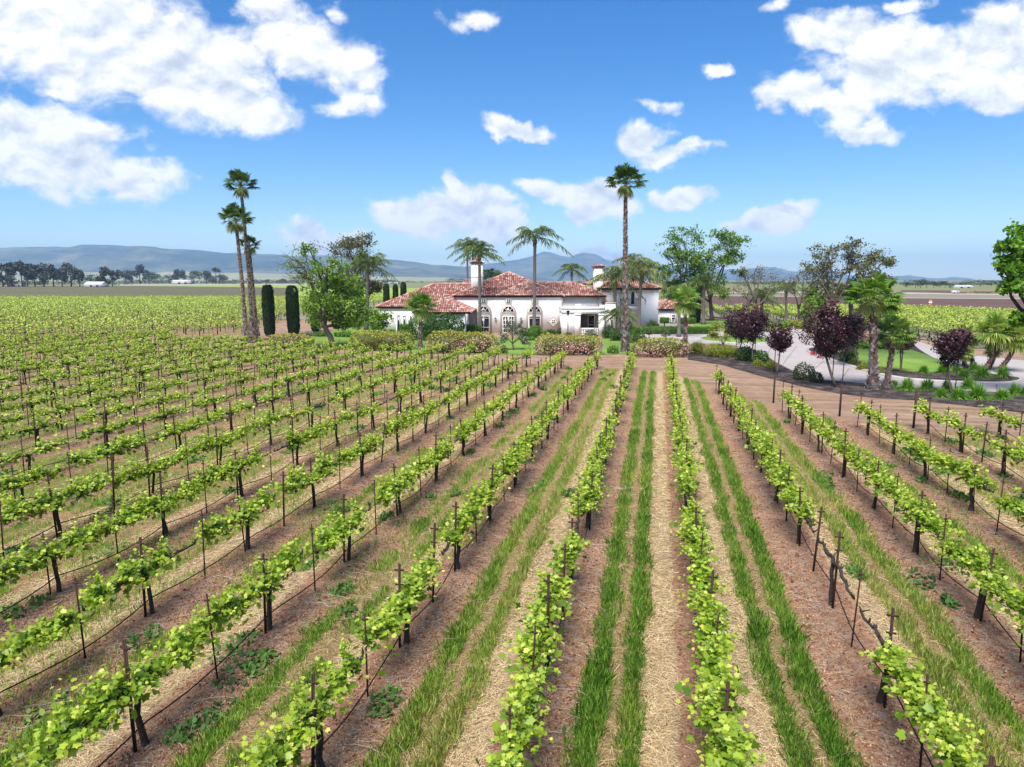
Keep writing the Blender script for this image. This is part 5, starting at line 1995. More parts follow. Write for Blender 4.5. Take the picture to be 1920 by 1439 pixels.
# ------------------------------------------------------------------ feathery palms
queen_palm('feathery palm rising in front of the wide chimney', 900, 83.5, 899, 486, 37, .20, 17, tint=.42, lo=4)
queen_palm('slim feathery palm half hidden behind the wide chimney', 877.5, 100, 876, 472, 30, .14, 14, tint=.45)
queen_palm('second slim feathery palm just behind the wide chimney', 887.5, 102, 886.5, 467, 26, .13, 13, tint=.4)
queen_palm('tall feathery palm standing alone against the clouds before the arched doors', 1001.5, 83.5, 1003, 456, 46, .21, 14, tint=.42, droop=.62, lo=6)
queen_palm('small feathery palm behind the lower tiled ridge', 1072, 106, 1072, 514, 30, .16, 13, tint=.45, droop=.7)
queen_palm('feathery palm with rusty leaf bases by the tower balcony', 1154, 85.3, 1153, 533, 43, .22, 20, tint=.46)
queen_palm('feathery palm in front of the tower wall beside the house number', 1198, 84.0, 1203, 521, 44, .22, 20, tint=.6, bend=-.1)
queen_palm('yellow-green feathery palm behind the tower roof', 1188, 98, 1187, 505, 40, .17, 17, tint=.72)
queen_palm('dark bushy feathery palm behind the great hall roof', 922, 101, 920, 527, 30, .16, 17, tint=.25, fib=False)
queen_palm('small dark feathery palm peeping over the great hall roof', 946, 103, 945, 528, 17, .12, 12, tint=.25, fib=False)
queen_palm('slender grey-trunked feathery palm by the low wing window', 1274, 79.5, 1274, 556, 32, .20, 15, tint=.55, droop=.75)
queen_palm('feathery palm with rusty collar in front of the green tree', 1319, None, 1320, 541, 37, .26, 19, tint=.5, by=609)
queen_palm('feathery palm with short pale trunk in front of the bare tree', 1429, 112, 1429, 563, 31, .25, 17, tint=.42)
queen_palm('slim feathery palm standing over the far drive end', 1474.5, None, 1474, 549, 29, .18, 15, tint=.5, by=606)
queen_palm('feathery palm with yellow upright frond behind the stout palm', 1597, None, 1595, 556, 42, .30, 18, tint=.62, by=616)
queen_palm('feathery palm behind the spreading tree on the lawn', 686, None, 690, 505, 44, .24, 16, tint=.45, by=619)
queen_palm('dwarf feathery palm in the bed by the portico', 1150, 79.0, 1147, 600, 23, .13, 17, tint=.5, fib=False, lo=-20)
queen_palm('second dwarf feathery palm under the balcony', 1163, 79.8, 1165, 596, 24, .13, 17, tint=.55, fib=False, lo=-20)
queen_palm('third dwarf feathery palm between tall trunk and tower', 1178, 80.6, 1180, 603, 18, .12, 14, tint=.55, fib=False, lo=-20)

# ------------------------------------------------------------------ broadleaf trees
broadleaf('shade_tree', 'spreading green tree with leaning dark trunk on the lawn', 'tree', 629, 652, (605, 603),
          [(625, 560, 38, 30, 1), (655, 522, 34, 26, .9), (600, 590, 30, 20, 1), (582, 566, 20, 22, .7), (688, 592, 30, 15, 1), (660, 578, 34, 24, 1), (704, 602, 24, 10, .8),
           (622, 505, 24, 18, .7), (640, 603, 30, 14, .9), (558, 488, 32, 22, .10), (548, 512, 24, 18, .0), (575, 528, 26, 24, .25), (590, 470, 18, 12, .2), (610, 535, 26, 20, .6), (640, 545, 30, 22, .9)],
          M_TREELEAF, .20, 41, .30, tint=.55, bark=.3, dens=2.0)
broadleaf('shade_tree', 'thin dark tree behind the spreading tree near the clipped columns', 'tree', 660, 614, (662, 560),
          [(660, 472, 34, 22, .7), (690, 498, 26, 24, .6), (640, 455, 20, 12, .5), (677, 450, 26, 12, .5), (702, 532, 18, 18, .7), (645, 510, 26, 24, .6), (672, 535, 24, 18, .6)],
          M_OLDLEAF, .24, 42, .28, tint=.5, bark=.25, dens=1.9)
broadleaf('shade_tree', 'airy green tree just behind the tower', 'tree', 1268, 604, (1270, 560),
          [(1282, 455, 36, 24, .9), (1262, 490, 28, 22, .8), (1302, 498, 24, 20, .7), (1245, 512, 18, 16, .8), (1285, 530, 24, 18, .8), (1262, 545, 22, 14, 1)],
          M_TREELEAF, .30, 43, .30, tint=.38, bark=.25, dens=1.7)
broadleaf('shade_tree', 'airy green tree with high rounded crown beside the far vineyard', 'tree', 1334, 602, (1332, 560),
          [(1368, 450, 34, 22, 1), (1350, 482, 26, 18, .8), (1386, 474, 18, 18, .8), (1330, 520, 24, 24, .9), (1346, 541, 18, 15, .7), (1310, 545, 18, 18, .8), (1322, 490, 16, 14, .5)],
          M_TREELEAF, .30, 44, .34, tint=.40, bark=.25, dens=1.8)
broadleaf('shade_tree', 'brownish open tree with bare twigs behind the purple crowns', 'tree', 1560, 618, (1562, 575),
          [(1550, 476, 34, 20, .5), (1582, 466, 22, 14, .4), (1530, 512, 22, 20, .25), (1566, 514, 30, 24, .5), (1545, 552, 24, 18, .5), (1518, 500, 14, 14, .15), (1588, 500, 22, 18, .5)],
          M_OLDLEAF, .26, 45, .26, tint=.6, bark=.6, dens=1.9)
broadleaf('shade_tree', 'brownish open tree behind the stout fan palm', 'tree', 1618, 618, (1616, 570),
          [(1622, 480, 28, 17, .5), (1643, 492, 20, 16, .45), (1606, 520, 26, 22, .5), (1630, 525, 22, 18, .5), (1612, 552, 24, 18, .6)],
          M_OLDLEAF, .26, 46, .24, tint=.6, bark=.6, dens=1.9)
broadleaf('bare_tree', 'nearly leafless grey tree between the two feathery palms', 'tree', 1416, 606, (1418, 570),
          [(1398, 524, 26, 18, .08), (1440, 518, 28, 20, .08), (1388, 510, 12, 7, .7), (1416, 515, 24, 20, .06), (1455, 535, 22, 16, .1), (1390, 545, 18, 10, .05)],
          M_OLDLEAF, .24, 47, .24, tint=.6, bark=.6)
broadleaf('bare_tree', 'leafless brown tree beside the slim palm over the drive', 'tree', 1500, 612, (1496, 575),
          [(1484, 530, 18, 16, .06), (1505, 528, 18, 18, .1), (1515, 545, 14, 12, .2), (1470, 545, 14, 12, .03)],
          M_OLDLEAF, .24, 48, .2, tint=.6, bark=.6)
broadleaf('shade_tree', 'dense bright green tree cut off by the picture edge', 'tree', 1990, 742, (1975, 620),
          [(1905, 470, 26, 30, 1), (1925, 520, 34, 26, 1), (1889, 503, 16, 14, .8), (1928, 443, 32, 16, 1), (1908, 540, 28, 12, 1), (1945, 592, 22, 22, 1), (1908, 597, 14, 8, .9), (1960, 500, 40, 60, 1), (1985, 450, 40, 30, 1), (1925, 490, 26, 24, 1)],
          M_BRIGHT, .24, 49, .28, tint=.34, bark=.3, dens=1.7, depth=.5)
broadleaf('olive_tree', 'small grey-green olive tree in front of the arched doors', 'tree', 963, 657, (961, 645),
          [(950, 625, 12, 14, .7), (968, 620, 12, 16, .7), (980, 630, 10, 12, .5), (958, 608, 8, 10, .5), (975, 608, 6, 8, .4), (945, 636, 9, 8, .5), (985, 642, 8, 7, .5)],
          M_OLIVE, .12, 50, .09, tint=.5, bark=.35, dens=1.0)
broadleaf('crape_myrtle', 'multi-stemmed shrub with flat lime top by the drive island', 'shrub', 1356, 650, (1356, 647),
          [(1336, 624, 10, 6, 1), (1352, 615, 13, 7, 1), (1368, 624, 10, 7, .8), (1345, 630, 9, 6, .4), (1362, 634, 9, 6, .3)],
          M_YGRASS, .13, 51, .08, tint=.45, bark=.75, dens=.9)

PG = 'purple-leaved standard trees by the drive'
lollipop('purple-leaved standard tree, broad crown behind the leafy shrubs', 1384, 668, [(1394, 606, 34, 32), (1388, 620, 26, 18)], 61, [(1381.5, .3)])
lollipop('purple-leaved standard tree overlapping its broad-crowned neighbour', 1411, 681, [(1414, 612, 26, 32), (1420, 604, 20, 22)], 62, [(1416, .2)])
lollipop('small purple-leaved standard tree with reddish top, alone at the bed edge', 1456, 701, [(1464, 632, 25, 26), (1463, 647, 17, 14)], 63, [(1453, .15)])
lollipop('largest purple-leaved standard tree, wide dark crown over the drive', 1567, 726, [(1548, 622, 43, 40), (1552, 592, 26, 22), (1552, 652, 30, 20), (1585, 620, 24, 28)], 64, [(1562.5, .2), (1577.5, -.1)], .075)
lollipop('purple-leaved standard tree touching the largest crown beside the stout palm', 1612, 688, [(1600, 612, 27, 26), (1596, 628, 20, 20)], 65, [(1607, .2)])
lollipop('low purple-leaved standard tree behind the leaning fan palm', 1688, 703, [(1690, 640, 29, 20), (1672, 638, 16, 16)], 66, [(1692, .2)])
lollipop('purple-leaved standard tree on two thin stakes before the planted island', 1783, 739, [(1780, 648, 33, 28), (1783, 668, 24, 18), (1797, 640, 20, 20)], 67, [(1773.5, .1), (1792.5, .1)])

# ------------------------------------------------------------------ clipped columns and blocks
for lab, px, yb, yt, w in (('clipped dark cypress column nearest the trio of palms', 506, 631, 537, 24), ('second clipped cypress column, between the first and the spreading tree', 551, 628, 538, 26),
                           ('clipped cypress column behind the fork of the spreading tree', 592, 622, 548, 21), ('clipped cypress column just behind the leaning trunk', 631, 617, 548, 19),
                           ('clipped cypress column at the lawn corner behind the thin tree', 656, 613, 536, 21), ('clipped cypress column beside the palm trunk near the villa corner', 676, 607, 536, 17)):
    cypress(lab, px, yb, yt, w)
for lab, px, yt, w, Y in (('clipped cypress column over the left wing roof, first of three', 725, 534, 13, 116), ('clipped cypress column over the left wing roof, middle of three', 742, 535, 11.5, 117),
                          ('clipped cypress column over the left wing roof, beside the palm crown', 757, 531, 13, 118), ('clipped cypress column behind the low right wing', 1258, 545, 13, 104)):
    cypress(lab, px, 570, yt, w, Y)
cypress('clipped cypress column beside the rusty-collared palm', 1306, 606, 541, 16)
cypress('slim clipped cypress behind the low wing corner', 1297, 604, 556, 12)


def block(label, px0, px1, pyt, pyb, Y, dep, z0=0.0, cat='topiary', name='clipped_topiary', group='clipped box blocks', per=150, stem=True, tint=.45):
    m = mpp(Y)
    x0, x1 = P3(px0, 600, Y)[0], P3(px1, 600, Y)[0]
    zt, zb = P3(960, pyt, Y + dep * .2)[2], max(z0, P3(960, pyb, Y)[2])
    r = rng(int(px0 * 3 + pyt))
    g = Geo()
    boxleaf(g, x0, x1, Y, Y + dep, zb, zt, per, .10, r, tint)
    if zb > .15 and stem:
        t_ = thing(name, label, cat, ((x0 + x1) / 2, Y + dep / 2, 0), group)
        wb(g, 'foliage', M_BOX, t_)
        g = Geo()
        g.tube([((x0 + x1) / 2, Y + dep / 2, -.05), ((x0 + x1) / 2, Y + dep / 2, zb + .1)], .07, 6, .4)
        wb(g, 'trunk', M_BARK, t_)
    else:
        tag(g.build(name, M_BOX, origin=((x0 + x1) / 2, Y + dep / 2, 0)), label, cat, group)


block('clipped box cube on a stem at the villa corner', 695, 715.5, 607.5, 618.5, 83.0, 1.3)
block('clipped box cube on a stem in front of the curtained doors', 748.5, 768.5, 609, 619, 81.0, 1.3)
block('low clipped hedge strip under the corner cube', 697, 738, 619.5, 625, 80.5, .9, name='clipped_hedge', cat='hedge', group=None)
block('low clipped hedge strip under the curtained doors', 748, 775, 619.5, 626, 79.5, .9, name='clipped_hedge', cat='hedge', group=None)
block('clipped box cube between the porch and the first arched window', 873, 892, 610.5, 624, 79.5, 1.2)
block('smaller clipped box cube behind, against the first arched window', 892.3, 902, 611, 623, 81.0, 1.2)
block('clipped box block in front of the last arched window', 986, 1008.5, 617.5, 633, 77.5, 1.3)
block('clipped box block behind, touching the last arched window', 994, 1013, 612.5, 624, 80.5, 1.2)
block('low clipped hedge below the last arched window', 974, 1003, 633, 645, 74.5, 1.0, name='clipped_hedge', cat='hedge', group=None)
block('clipped box cube under the low wing window', 1240.5, 1256, 596.5, 607, 84.5, 1.2, tint=.55)
block('clipped box cube beside the low wing corner', 1277.5, 1305, 597, 608, 86.5, 1.2)
block('long clipped hedge along the entrance drive before the tower', 1179, 1340, 613.5, 625, 83.3, 1.3, name='clipped_hedge', cat='hedge', group=None, per=120, tint=.5)

# ------------------------------------------------------------------ hawthorn mounds along the headland
HG = 'rounded flowering hawthorn hedges along the dirt road'


def hawthorn(label, px0, px1, pyt, pyb, pink, humps=2, dep=3.0):
    Y0 = G((px0 + px1) / 2, pyb)[1]
    Y = Y0 + dep / 2
    m = mpp(Y)
    x0, x1 = P3(px0, 600, Y)[0], P3(px1, 600, Y)[0]
    h = P3(960, pyt, Y)[2]
    r = rng(int(px0))
    g = Geo()
    w = (x1 - x0)
    for i in range(humps):
        cx = x0 + w * (i + .5) / humps
        rx = w / humps * (.62 if humps > 1 else .5)
        cx = np.clip(cx, x0 + rx, x1 - rx)
        hh = h * (1 if i % 2 == 0 else .95)

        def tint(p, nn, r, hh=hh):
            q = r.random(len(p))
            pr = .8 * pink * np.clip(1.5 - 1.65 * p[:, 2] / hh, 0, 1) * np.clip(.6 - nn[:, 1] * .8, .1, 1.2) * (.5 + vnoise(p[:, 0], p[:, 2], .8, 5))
            return np.where(q < pr, np.clip(.64 + .36 * r.random(len(p)), .62, 1), np.clip(.22 + .30 * (p[:, 2] / hh) ** 2 + r.normal(0, .12, len(p)), 0, .57))  # greens lighten upwards: sky-lit top and dark underside painted into the tint
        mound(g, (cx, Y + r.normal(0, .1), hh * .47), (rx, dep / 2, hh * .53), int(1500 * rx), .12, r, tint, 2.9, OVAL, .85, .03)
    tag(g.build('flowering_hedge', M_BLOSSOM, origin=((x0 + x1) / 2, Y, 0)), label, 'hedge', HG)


hawthorn('small russet hawthorn hedge at the foot of the cypress columns', 497, 583, 627, 655, .8, 1, 2.2)
hawthorn('olive-topped hawthorn hedge with few blossoms beside the leaning tree', 656, 772, 621, 660, .22, 2, 3.2)
hawthorn('long hawthorn hedge of two humps pink along its foot, before the porch', 798, 935, 621, 665, .75, 2, 3.0)
hawthorn('hawthorn hedge thick with pink blossom before the portico', 1003, 1130, 627, 668, 1.0, 2, 3.0)
hawthorn('pink hawthorn hedge between the very tall palm and the bright fan palm', 1189, 1293, 634, 672, .85, 1, 3.0)

# ------------------------------------------------------------------ shrubs
shrub('climbing_shrub', 'big dark glossy bush covering the porch wall', 'shrub', 820, 640, 98, 50, M_DARKLEAF, .5, 3600, .2, 3.0, Y=75.0, dep=.32)
SG2 = 'dark green shrubs along the foot of the villa'
for lab, px, yb, w, h, mat, tn, Y in (
        ('round dark shrub under the ornamental window', 1033, 634, 18, 10, M_DARKLEAF, .35, 82.5), ('taller round dark shrub beside the lamp post', 1051, 634, 15, 12, M_DARKLEAF, .3, 82.5),
        ('low dark shrub at the foot of the lamp post', 1066, 635, 14, 8, M_DARKLEAF, .35, 79), ('grey-green shrub below the balustrade', 1108, 634, 24, 13, M_OLIVE, .35, 79.0),
        ('loose green shrub between the arched window and ornamental window', 1018, 636, 22, 10, M_TREELEAF, .4, 81.5),
        ('dark leafy shrub beside the portico pillar', 1141, 636, 26, 24, M_DARKLEAF, .4, 77.5), ('dark leafy shrub in front of the dwarf palms', 1158, 640, 30, 20, M_DARKLEAF, .5, 74.5),
        ('blue-green shrub beside the very tall palm trunk', 1196, 645, 34, 18, M_DARKLEAF, .65, 72.0), ('loose leafy shrub against the tower corner', 1224, 618, 24, 22, M_TREELEAF, .35, 86.5),
        ('low green shrub behind the very tall palm', 1182, 628, 20, 12, M_TREELEAF, .5, 80.5),
        ('small green shrub at the base of the very tall palm', 1149, 664, 20, 13, M_TREELEAF, .3, None), ('tiny green shrub by the foot of the very tall palm', 1183, 668, 15, 8, M_TREELEAF, .5, None),
        ('loose dark shrub behind the low clipped hedge', 982, 634, 18, 18, M_DARKLEAF, .4, 78.5), ('dry russet shrub beside the olive tree', 944, 664, 14, 15, M_OLDLEAF, .7, None),
        ('loose green bush between the russet hedge and the leaning trunk', 603, 662, 22, 18, M_OLDLEAF, .8, None)):
    shrub('garden_shrub', lab, 'shrub', px, yb, w, h, mat, tn, None, .15, 2.1, SG2, Y=Y)
shrub('low_shrub', 'low grey-green mound on the lawn edge near the columns', 'shrub', 582, 631, 22, 8, M_OLIVE, .45, None, .14)
shrub('low_shrub', 'low green mound beside the grey-green mound on the lawn', 'shrub', 603, 632, 26, 9, M_BOX, .45, None, .14)
shrub('low_shrub', 'long low green mound right of the leaning trunk', 'shrub', 648, 633, 40, 10, M_BOX, .5, None, .14, dep=.4)
shrub('garden_shrub', 'dark spreading shrub between the purple standards and the drive', 'shrub', 1398, 678, 40, 27, M_DARKLEAF, .5, None, .16)
shrub('garden_shrub', 'dark leafy shrub at the tip of the mulch bed', 'shrub', 1426, 684, 28, 26, M_DARKLEAF, .55, None, .16)
shrub('garden_shrub', 'twiggy purple-brown shrub on the mulch by the drive', 'shrub', 1507, 714, 46, 30, M_ROSE, .55, None, .10, 2.0, rough=.35, core=False)
shrub('garden_shrub', 'low trailing purple-brown shrub end spilling to the drive', 'shrub', 1529, 719, 28, 20, M_ROSE, .35, None, .10, 2.0, rough=.35, core=False)
shrub('garden_shrub', 'tall green conical shrub behind the largest purple crown', 'shrub', 1524, 618, 40, 76, M_TREELEAF, .6, 2600, .26, 1.8, rough=.3)
shrub('garden_shrub', 'bright lime shrub behind the stout palm trunk', 'shrub', 1618, 618, 44, 42, M_BRIGHT, .6, None, .24, 2.0, rough=.3)
shrub('garden_shrub', 'bright green shrub between stout palm and far vineyard', 'shrub', 1660, 616, 36, 56, M_BRIGHT, .5, None, .24, 2.0, rough=.3)
shrub('garden_shrub', 'yellow-green rounded shrub beside the drive neck', 'shrub', 1500, 618, 22, 18, M_YGRASS, .4, None, .16)
shrub('garden_shrub', 'orange-tinged low shrub behind the drive neck', 'shrub', 1483, 612, 26, 12, M_YGRASS, .75, None, .16)
shrub('garden_shrub', 'low lime hedge-like shrub along the far drive side', 'shrub', 1456, 613, 50, 9, M_BRIGHT, .45, None, .18, dep=.3)
shrub('blossom_shrub', 'pink flowering shrub behind the stout palm trunk', 'shrub', 1622, 648, 30, 26, M_PINKLEAF, .6, None, .15)
shrub('blossom_shrub', 'pink flowering shrub between stout and leaning palms', 'shrub', 1650, 647, 24, 22, M_PINKLEAF, .65, None, .15)
shrub('garden_shrub', 'dark rounded shrub behind the lawn on the planted island', 'shrub', 1637, 658, 70, 22, M_BOX, .35, None, .16, dep=.35)
shrub('garden_shrub', 'rose-like shrub under the largest purple crown', 'shrub', 1590, 682, 34, 34, M_ROSE, .6, None, .13, rough=.3)
shrub('garden_shrub', 'rounded dark shrub at the back of the island lawn', 'shrub', 1700, 650, 26, 20, M_DARKLEAF, .4, None, .16)
shrub('red_flowers', 'mound of bright red flowers at the tip of the island bed', 'flowers', 1523, 667.5, 10, 5.5, M_RED, .5, 170, .10, z0=.12, core=False, rough=.4)
shrub('red_flowers', 'smaller patch of red flowers beside the kerb', 'flowers', 1538, 672.5, 8, 3.5, M_RED, .5, 80, .10, z0=.12, core=False, rough=.4)
YG = 'yellow-green ornamental grasses in the mulch bed'
r = rng(91)
for lab, px, yb, rp, hp in (('yellow-green grass clump touching the pink hedge', 1308, 668, 18, 24), ('broad yellow-green grass clump, largest of the row', 1342, 674, 24, 26),
                            ('yellow-green grass clump nearest the dark shrub', 1365, 674, 19, 24), ('small lime grass clump below the purple standard pair', 1420, 689, 9, 11),
                            ('small lime grass clump by the lone purple standard', 1445, 694, 11, 13), ('yellow-green clump on the island below the red flowers', 1600, 687, 9, 11),
                            ('russet-tipped clump on the island beside the stout palm', 1617, 696, 10, 11), ('lime clump between the two shaggy palm trunks', 1652, 703, 7, 8)):
    p = G(px, yb - hp * .18)
    m = mpp(p[1])
    g = Geo()
    mound(g, (p[0], p[1], hp * m * .38), (rp * m, rp * m * .9, hp * m * .5), int(500 + rp * 30), .17, r, .42, 2.0, SLIM, .7, .03, True)
    tuft(g, (p[0], p[1], .1), rp * m, hp * m * 1.05, 260, r, .5, .018, .5)
    tag(g.build('grass_clump', M_YGRASS, origin=(p[0], p[1], 0)), lab, 'grass clump', YG)
LG = 'clumps of strap-leaved lilies beside the drive'
lil = [(1675, 728, 10), (1701, 736, 18), (1738, 735, 17), (1775, 736, 14), (1816, 734, 18), (1764, 749, 14), (1797, 752, 18), (1832, 753, 24), (1878, 751, 15), (1902, 745, 17), (1922, 745, 13),
       (1731, 706, 12), (1767, 707, 14), (1807, 714, 13), (1842, 715, 18), (1879, 715, 17), (1826, 702, 13), (1793, 704, 11)]
lil_l = ['small lily clump against the leaning palm trunk', 'lily clump next along the kerb from the palm trunks', 'lily clump between palm trunks and purple standard', 'lily clump under the staked purple standard',
         'lily clump past the staked standard on the drive edge', 'lily clump in the front line, first of three', 'lily clump in the front line, middle of three', 'largest lily clump at the front of the mulch bed',
         'lily clump standing apart before the drive', 'lily clump near the edge of the picture', 'lily clump cut by the picture edge', 'island lily clump behind the kerb, first', 'island lily clump behind the purple standard',
         'island lily clump below the low fan palm trunk', 'big island lily clump in front of the curved trunk', 'island lily clump at the rounded kerb end', 'island lily clump among the palm feet', 'small island lily clump by the lawn edge']
for (px, yb, rp), lab in zip(lil, lil_l):
    p = G(px, yb - rp * .25)
    m = mpp(p[1])
    isl = yb < 717
    g = Geo()
    tuft(g, (p[0], p[1], .13 if isl else .03), rp * m, rp * m * 1.4, 320, r, .55, .024, .75)
    tag(g.build('lily_clump', M_LILY, origin=(p[0], p[1], .1 if isl else 0)), lab, 'plant', LG)
# standard roses
for lab, px, yb, yc, rp in (('standard rose before the clipped hedge, reddish leaves', 1217, 641, 623, 8), ('second standard rose before the clipped hedge, dark leaves', 1247, 640, 625, 9),
                            ('standard rose beside the cypress column on the lawn', 602, 628, 611, 8), ('standard rose in the middle of the back lawn', 645, 622, 610, 5), ('standard rose by the palm trunk near the villa corner', 671, 632, 612, 9)):
    b = G(px, yb)
    m = mpp(b[1])
    t_ = thing('standard_rose', lab, 'rose', (b[0], b[1], 0), 'standard roses in the garden')
    z = P3(px, yc, b[1])[2]
    g = Geo()
    g.tube([(b[0], b[1], 0), (b[0], b[1], z)], .03, 5, .45)
    wb(g, 'trunk', M_BARK, t_)
    g = Geo()
    mound(g, (b[0], b[1], z), np.array([rp, rp, rp * .85]) * m, 320, .12, r, .5, 2.0, OVAL, .35, 0, False, 0, .3)
    wb(g, 'crown', M_ROSE, t_)
# spiky agave by the tower
p = np.array([P3(1181, 600, 82.3)[0], 82.3, 0])
g = Geo()
tuft(g, p + [0, 0, .1], .8, 1.5, 46, r, .35, .07, .25)
tag(g.build('spiky_plant', M_DARKLEAF, origin=tuple(p)), 'dark spiky plant at the foot of the tower wall', 'plant')

# ------------------------------------------------------------------ far trees, sheds, field marker
M_FARA = tinted('far_evergreen_leaf', [(0.0, (.028, .028, .016)), (0.5, (.06, .056, .03)), (1.0, (.11, .10, .05))], .8)
M_FARB = tinted('far_green_leaf', [(0.0, (.03, .045, .018)), (0.5, (.06, .085, .03)), (1.0, (.11, .14, .05))], .8)
FT = 'trees along the far side of the fields'


def far_tree(label, px, yb, yt, hw, mat, kind='round', seed=0):
    b = G(px, yb)
    Y = b[1]
    m = mpp(Y)
    h = P3(px, yt, Y)[2] * (1.25 if px > 1600 else 1.05)
    w = hw * m * 1.2
    r = rng(seed + int(px * 3))
    t_ = thing('far_tree', label, 'tree', (b[0], Y, 0), FT)
    g = Geo()
    g.tube([(b[0], Y, -.2), (b[0], Y, h * .7)], [h * .03, h * .012], 6, .3)
    wb(g, 'trunk', M_BARK, t_)
    g = Geo()
    if kind == 'cone':
        n = 260
        z = r.random(n) ** .8
        rr = w * (1.02 - z) * np.sqrt(r.random(n)) + .1
        an = r.random(n) * 6.283
        p = np.stack([b[0] + np.cos(an) * rr, Y + np.sin(an) * rr, h * (.05 + .95 * z)], -1)
        g.cards(OVAL, p, r.normal(0, 1, (n, 3)), r.normal(0, 1, (n, 3)), h * .10 * r.uniform(.6, 1.3, n), np.clip(r.normal(.4, .2, n), 0, 1))
    elif kind == 'palm':
        n = 60
        d = sph(r, n) * [1, 1, .7]
        p = np.tile([b[0], Y, h * .92], (n, 1))
        g.cards(SLIM, p, d, r.normal(0, 1, (n, 3)), w * r.uniform(.8, 1.2, n), .4)
    else:
        for q in range(7):
            c = np.array([b[0] + r.uniform(-.65, .65) * w, Y + r.uniform(-.6, .6) * w, h * r.uniform(.35, .85)])
            if q == 0:
                c = np.array([b[0], Y, h * .78])
            rad = np.array([w * .5, w * .5, h * .2]) * r.uniform(.7, 1.1)
            n = 95
            p = c + sph(r, n) * rad * (.55 + .45 * r.random((n, 1)))
            g.cards(OVAL, p, r.normal(0, 1, (n, 3)), r.normal(0, .7, (n, 3)) + [0, 0, .7], h * .085 * r.uniform(.6, 1.4, n), np.clip(.4 + .25 * (p[:, 2] - h * .6) / h + r.normal(0, .2, n), 0, 1))
    wb(g, 'crown', mat, t_)


FTL = [(6, 538, 494, 17, 'r', 'A'), (17, 538, 498, 7, 'c', 'A'), (24, 538, 496, 8, 'c', 'A'), (42, 538, 493, 13, 'r', 'A'), (52, 538, 500, 14, 'r', 'A'), (66, 538, 495, 13, 'r', 'A'), (83, 538, 493, 17, 'r', 'A'),
       (101, 538, 497, 15, 'r', 'A'), (117, 538, 503, 13, 'r', 'A'), (134, 538, 495, 14, 'r', 'A'), (150, 538, 506, 9, 'r', 'A'), (196, 538, 500, 10, 'r', 'A'), (211, 538, 507, 13, 'r', 'A'), (204, 538, 522, 12, 'r', 'A'), (80, 538, 527, 10, 'r', 'B'),
       (236, 533, 507, 12, 'r', 'A'), (249, 533, 508, 10, 'r', 'A'), (263, 533, 498, 11, 'r', 'A'), (280, 533, 508, 9, 'r', 'A'), (296, 533, 513, 16, 'r', 'B'), (318, 532, 515, 14, 'r', 'B'), (333, 532, 506, 9, 'r', 'A'), (344, 532, 508, 7, 'r', 'A'),
       (364, 533, 508, 18, 'r', 'B'), (388, 533, 509, 9, 'r', 'A'), (405, 533, 505, 6, 'p', 'A'), (411, 533, 507, 5, 'p', 'A'), (400, 533, 517, 10, 'r', 'A'), (418, 533, 515, 9, 'r', 'A'), (170, 534, 515, 12, 'r', 'B'), (184, 534, 520, 12, 'r', 'B'),
       (1716, 540, 527, 14, 'r', 'B'), (1726, 540.5, 527, 9, 'r', 'B'), (1737, 540.5, 528, 12, 'r', 'B'), (1750, 540, 529, 9, 'r', 'A'), (1762, 540, 528.5, 9, 'r', 'A'), (1772, 540, 529.5, 8, 'r', 'A'), (1782, 541, 532, 9, 'r', 'B'),
       (1700, 540, 531, 8, 'r', 'A'), (1800, 536, 529.5, 11, 'r', 'A'), (1818, 536, 527.5, 14, 'r', 'B'), (1838, 538, 526.5, 14, 'r', 'B'), (1858, 538, 527.5, 13, 'r', 'B'), (1876, 539, 528, 12, 'r', 'B'), (1893, 539, 528, 12, 'r', 'B'), (1912, 539, 529, 12, 'r', 'B'),
       (850, 532, 522, 12, 'r', 'A'), (866, 532, 523, 14, 'r', 'A'), (884, 532, 524, 10, 'r', 'A'), (722, 533, 524, 7, 'r', 'B'), (737, 533, 525, 7, 'r', 'B'), (1088, 534, 527, 12, 'r', 'A'), (1104, 534, 526, 10, 'r', 'A'), (1240, 535, 526, 14, 'r', 'A'), (1410, 536, 528, 14, 'r', 'A'), (1452, 536, 527, 12, 'r', 'A'), (470, 534, 522, 9, 'r', 'A'), (500, 534, 524, 8, 'r', 'B'), (530, 534, 523, 8, 'r', 'A')]
cnt = {}
for i, (px, yb, yt, hw, kd, mt) in enumerate(FTL):
    zone = 'beyond the brown field' if px < 225 else 'by the pale sheds' if px < 440 else 'behind the trio of palms' if px < 560 else 'beyond the villa roofs' if px < 1200 else 'behind the garden trees' if px < 1600 else 'beyond the ploughed field'
    size_ = 'tall' if yb - yt > 32 else 'mid-sized' if yb - yt > 17 else 'low'
    kn = {'r': 'rounded', 'c': 'conical', 'p': 'palm-like'}[kd]
    key = (zone, size_, kn)
    cnt[key] = cnt.get(key, 0) + 1
    colr = 'dark brownish' if mt == 'A' else 'soft green'
    far_tree('%s %s %s tree %s, %s from the left end' % (size_, colr, kn, zone, nth(cnt[key])), px, yb, yt, hw, M_FARA if mt == 'A' else M_FARB, {'r': 'round', 'c': 'cone', 'p': 'palm'}[kd], i)
gt = Geo()
r = rng(17)
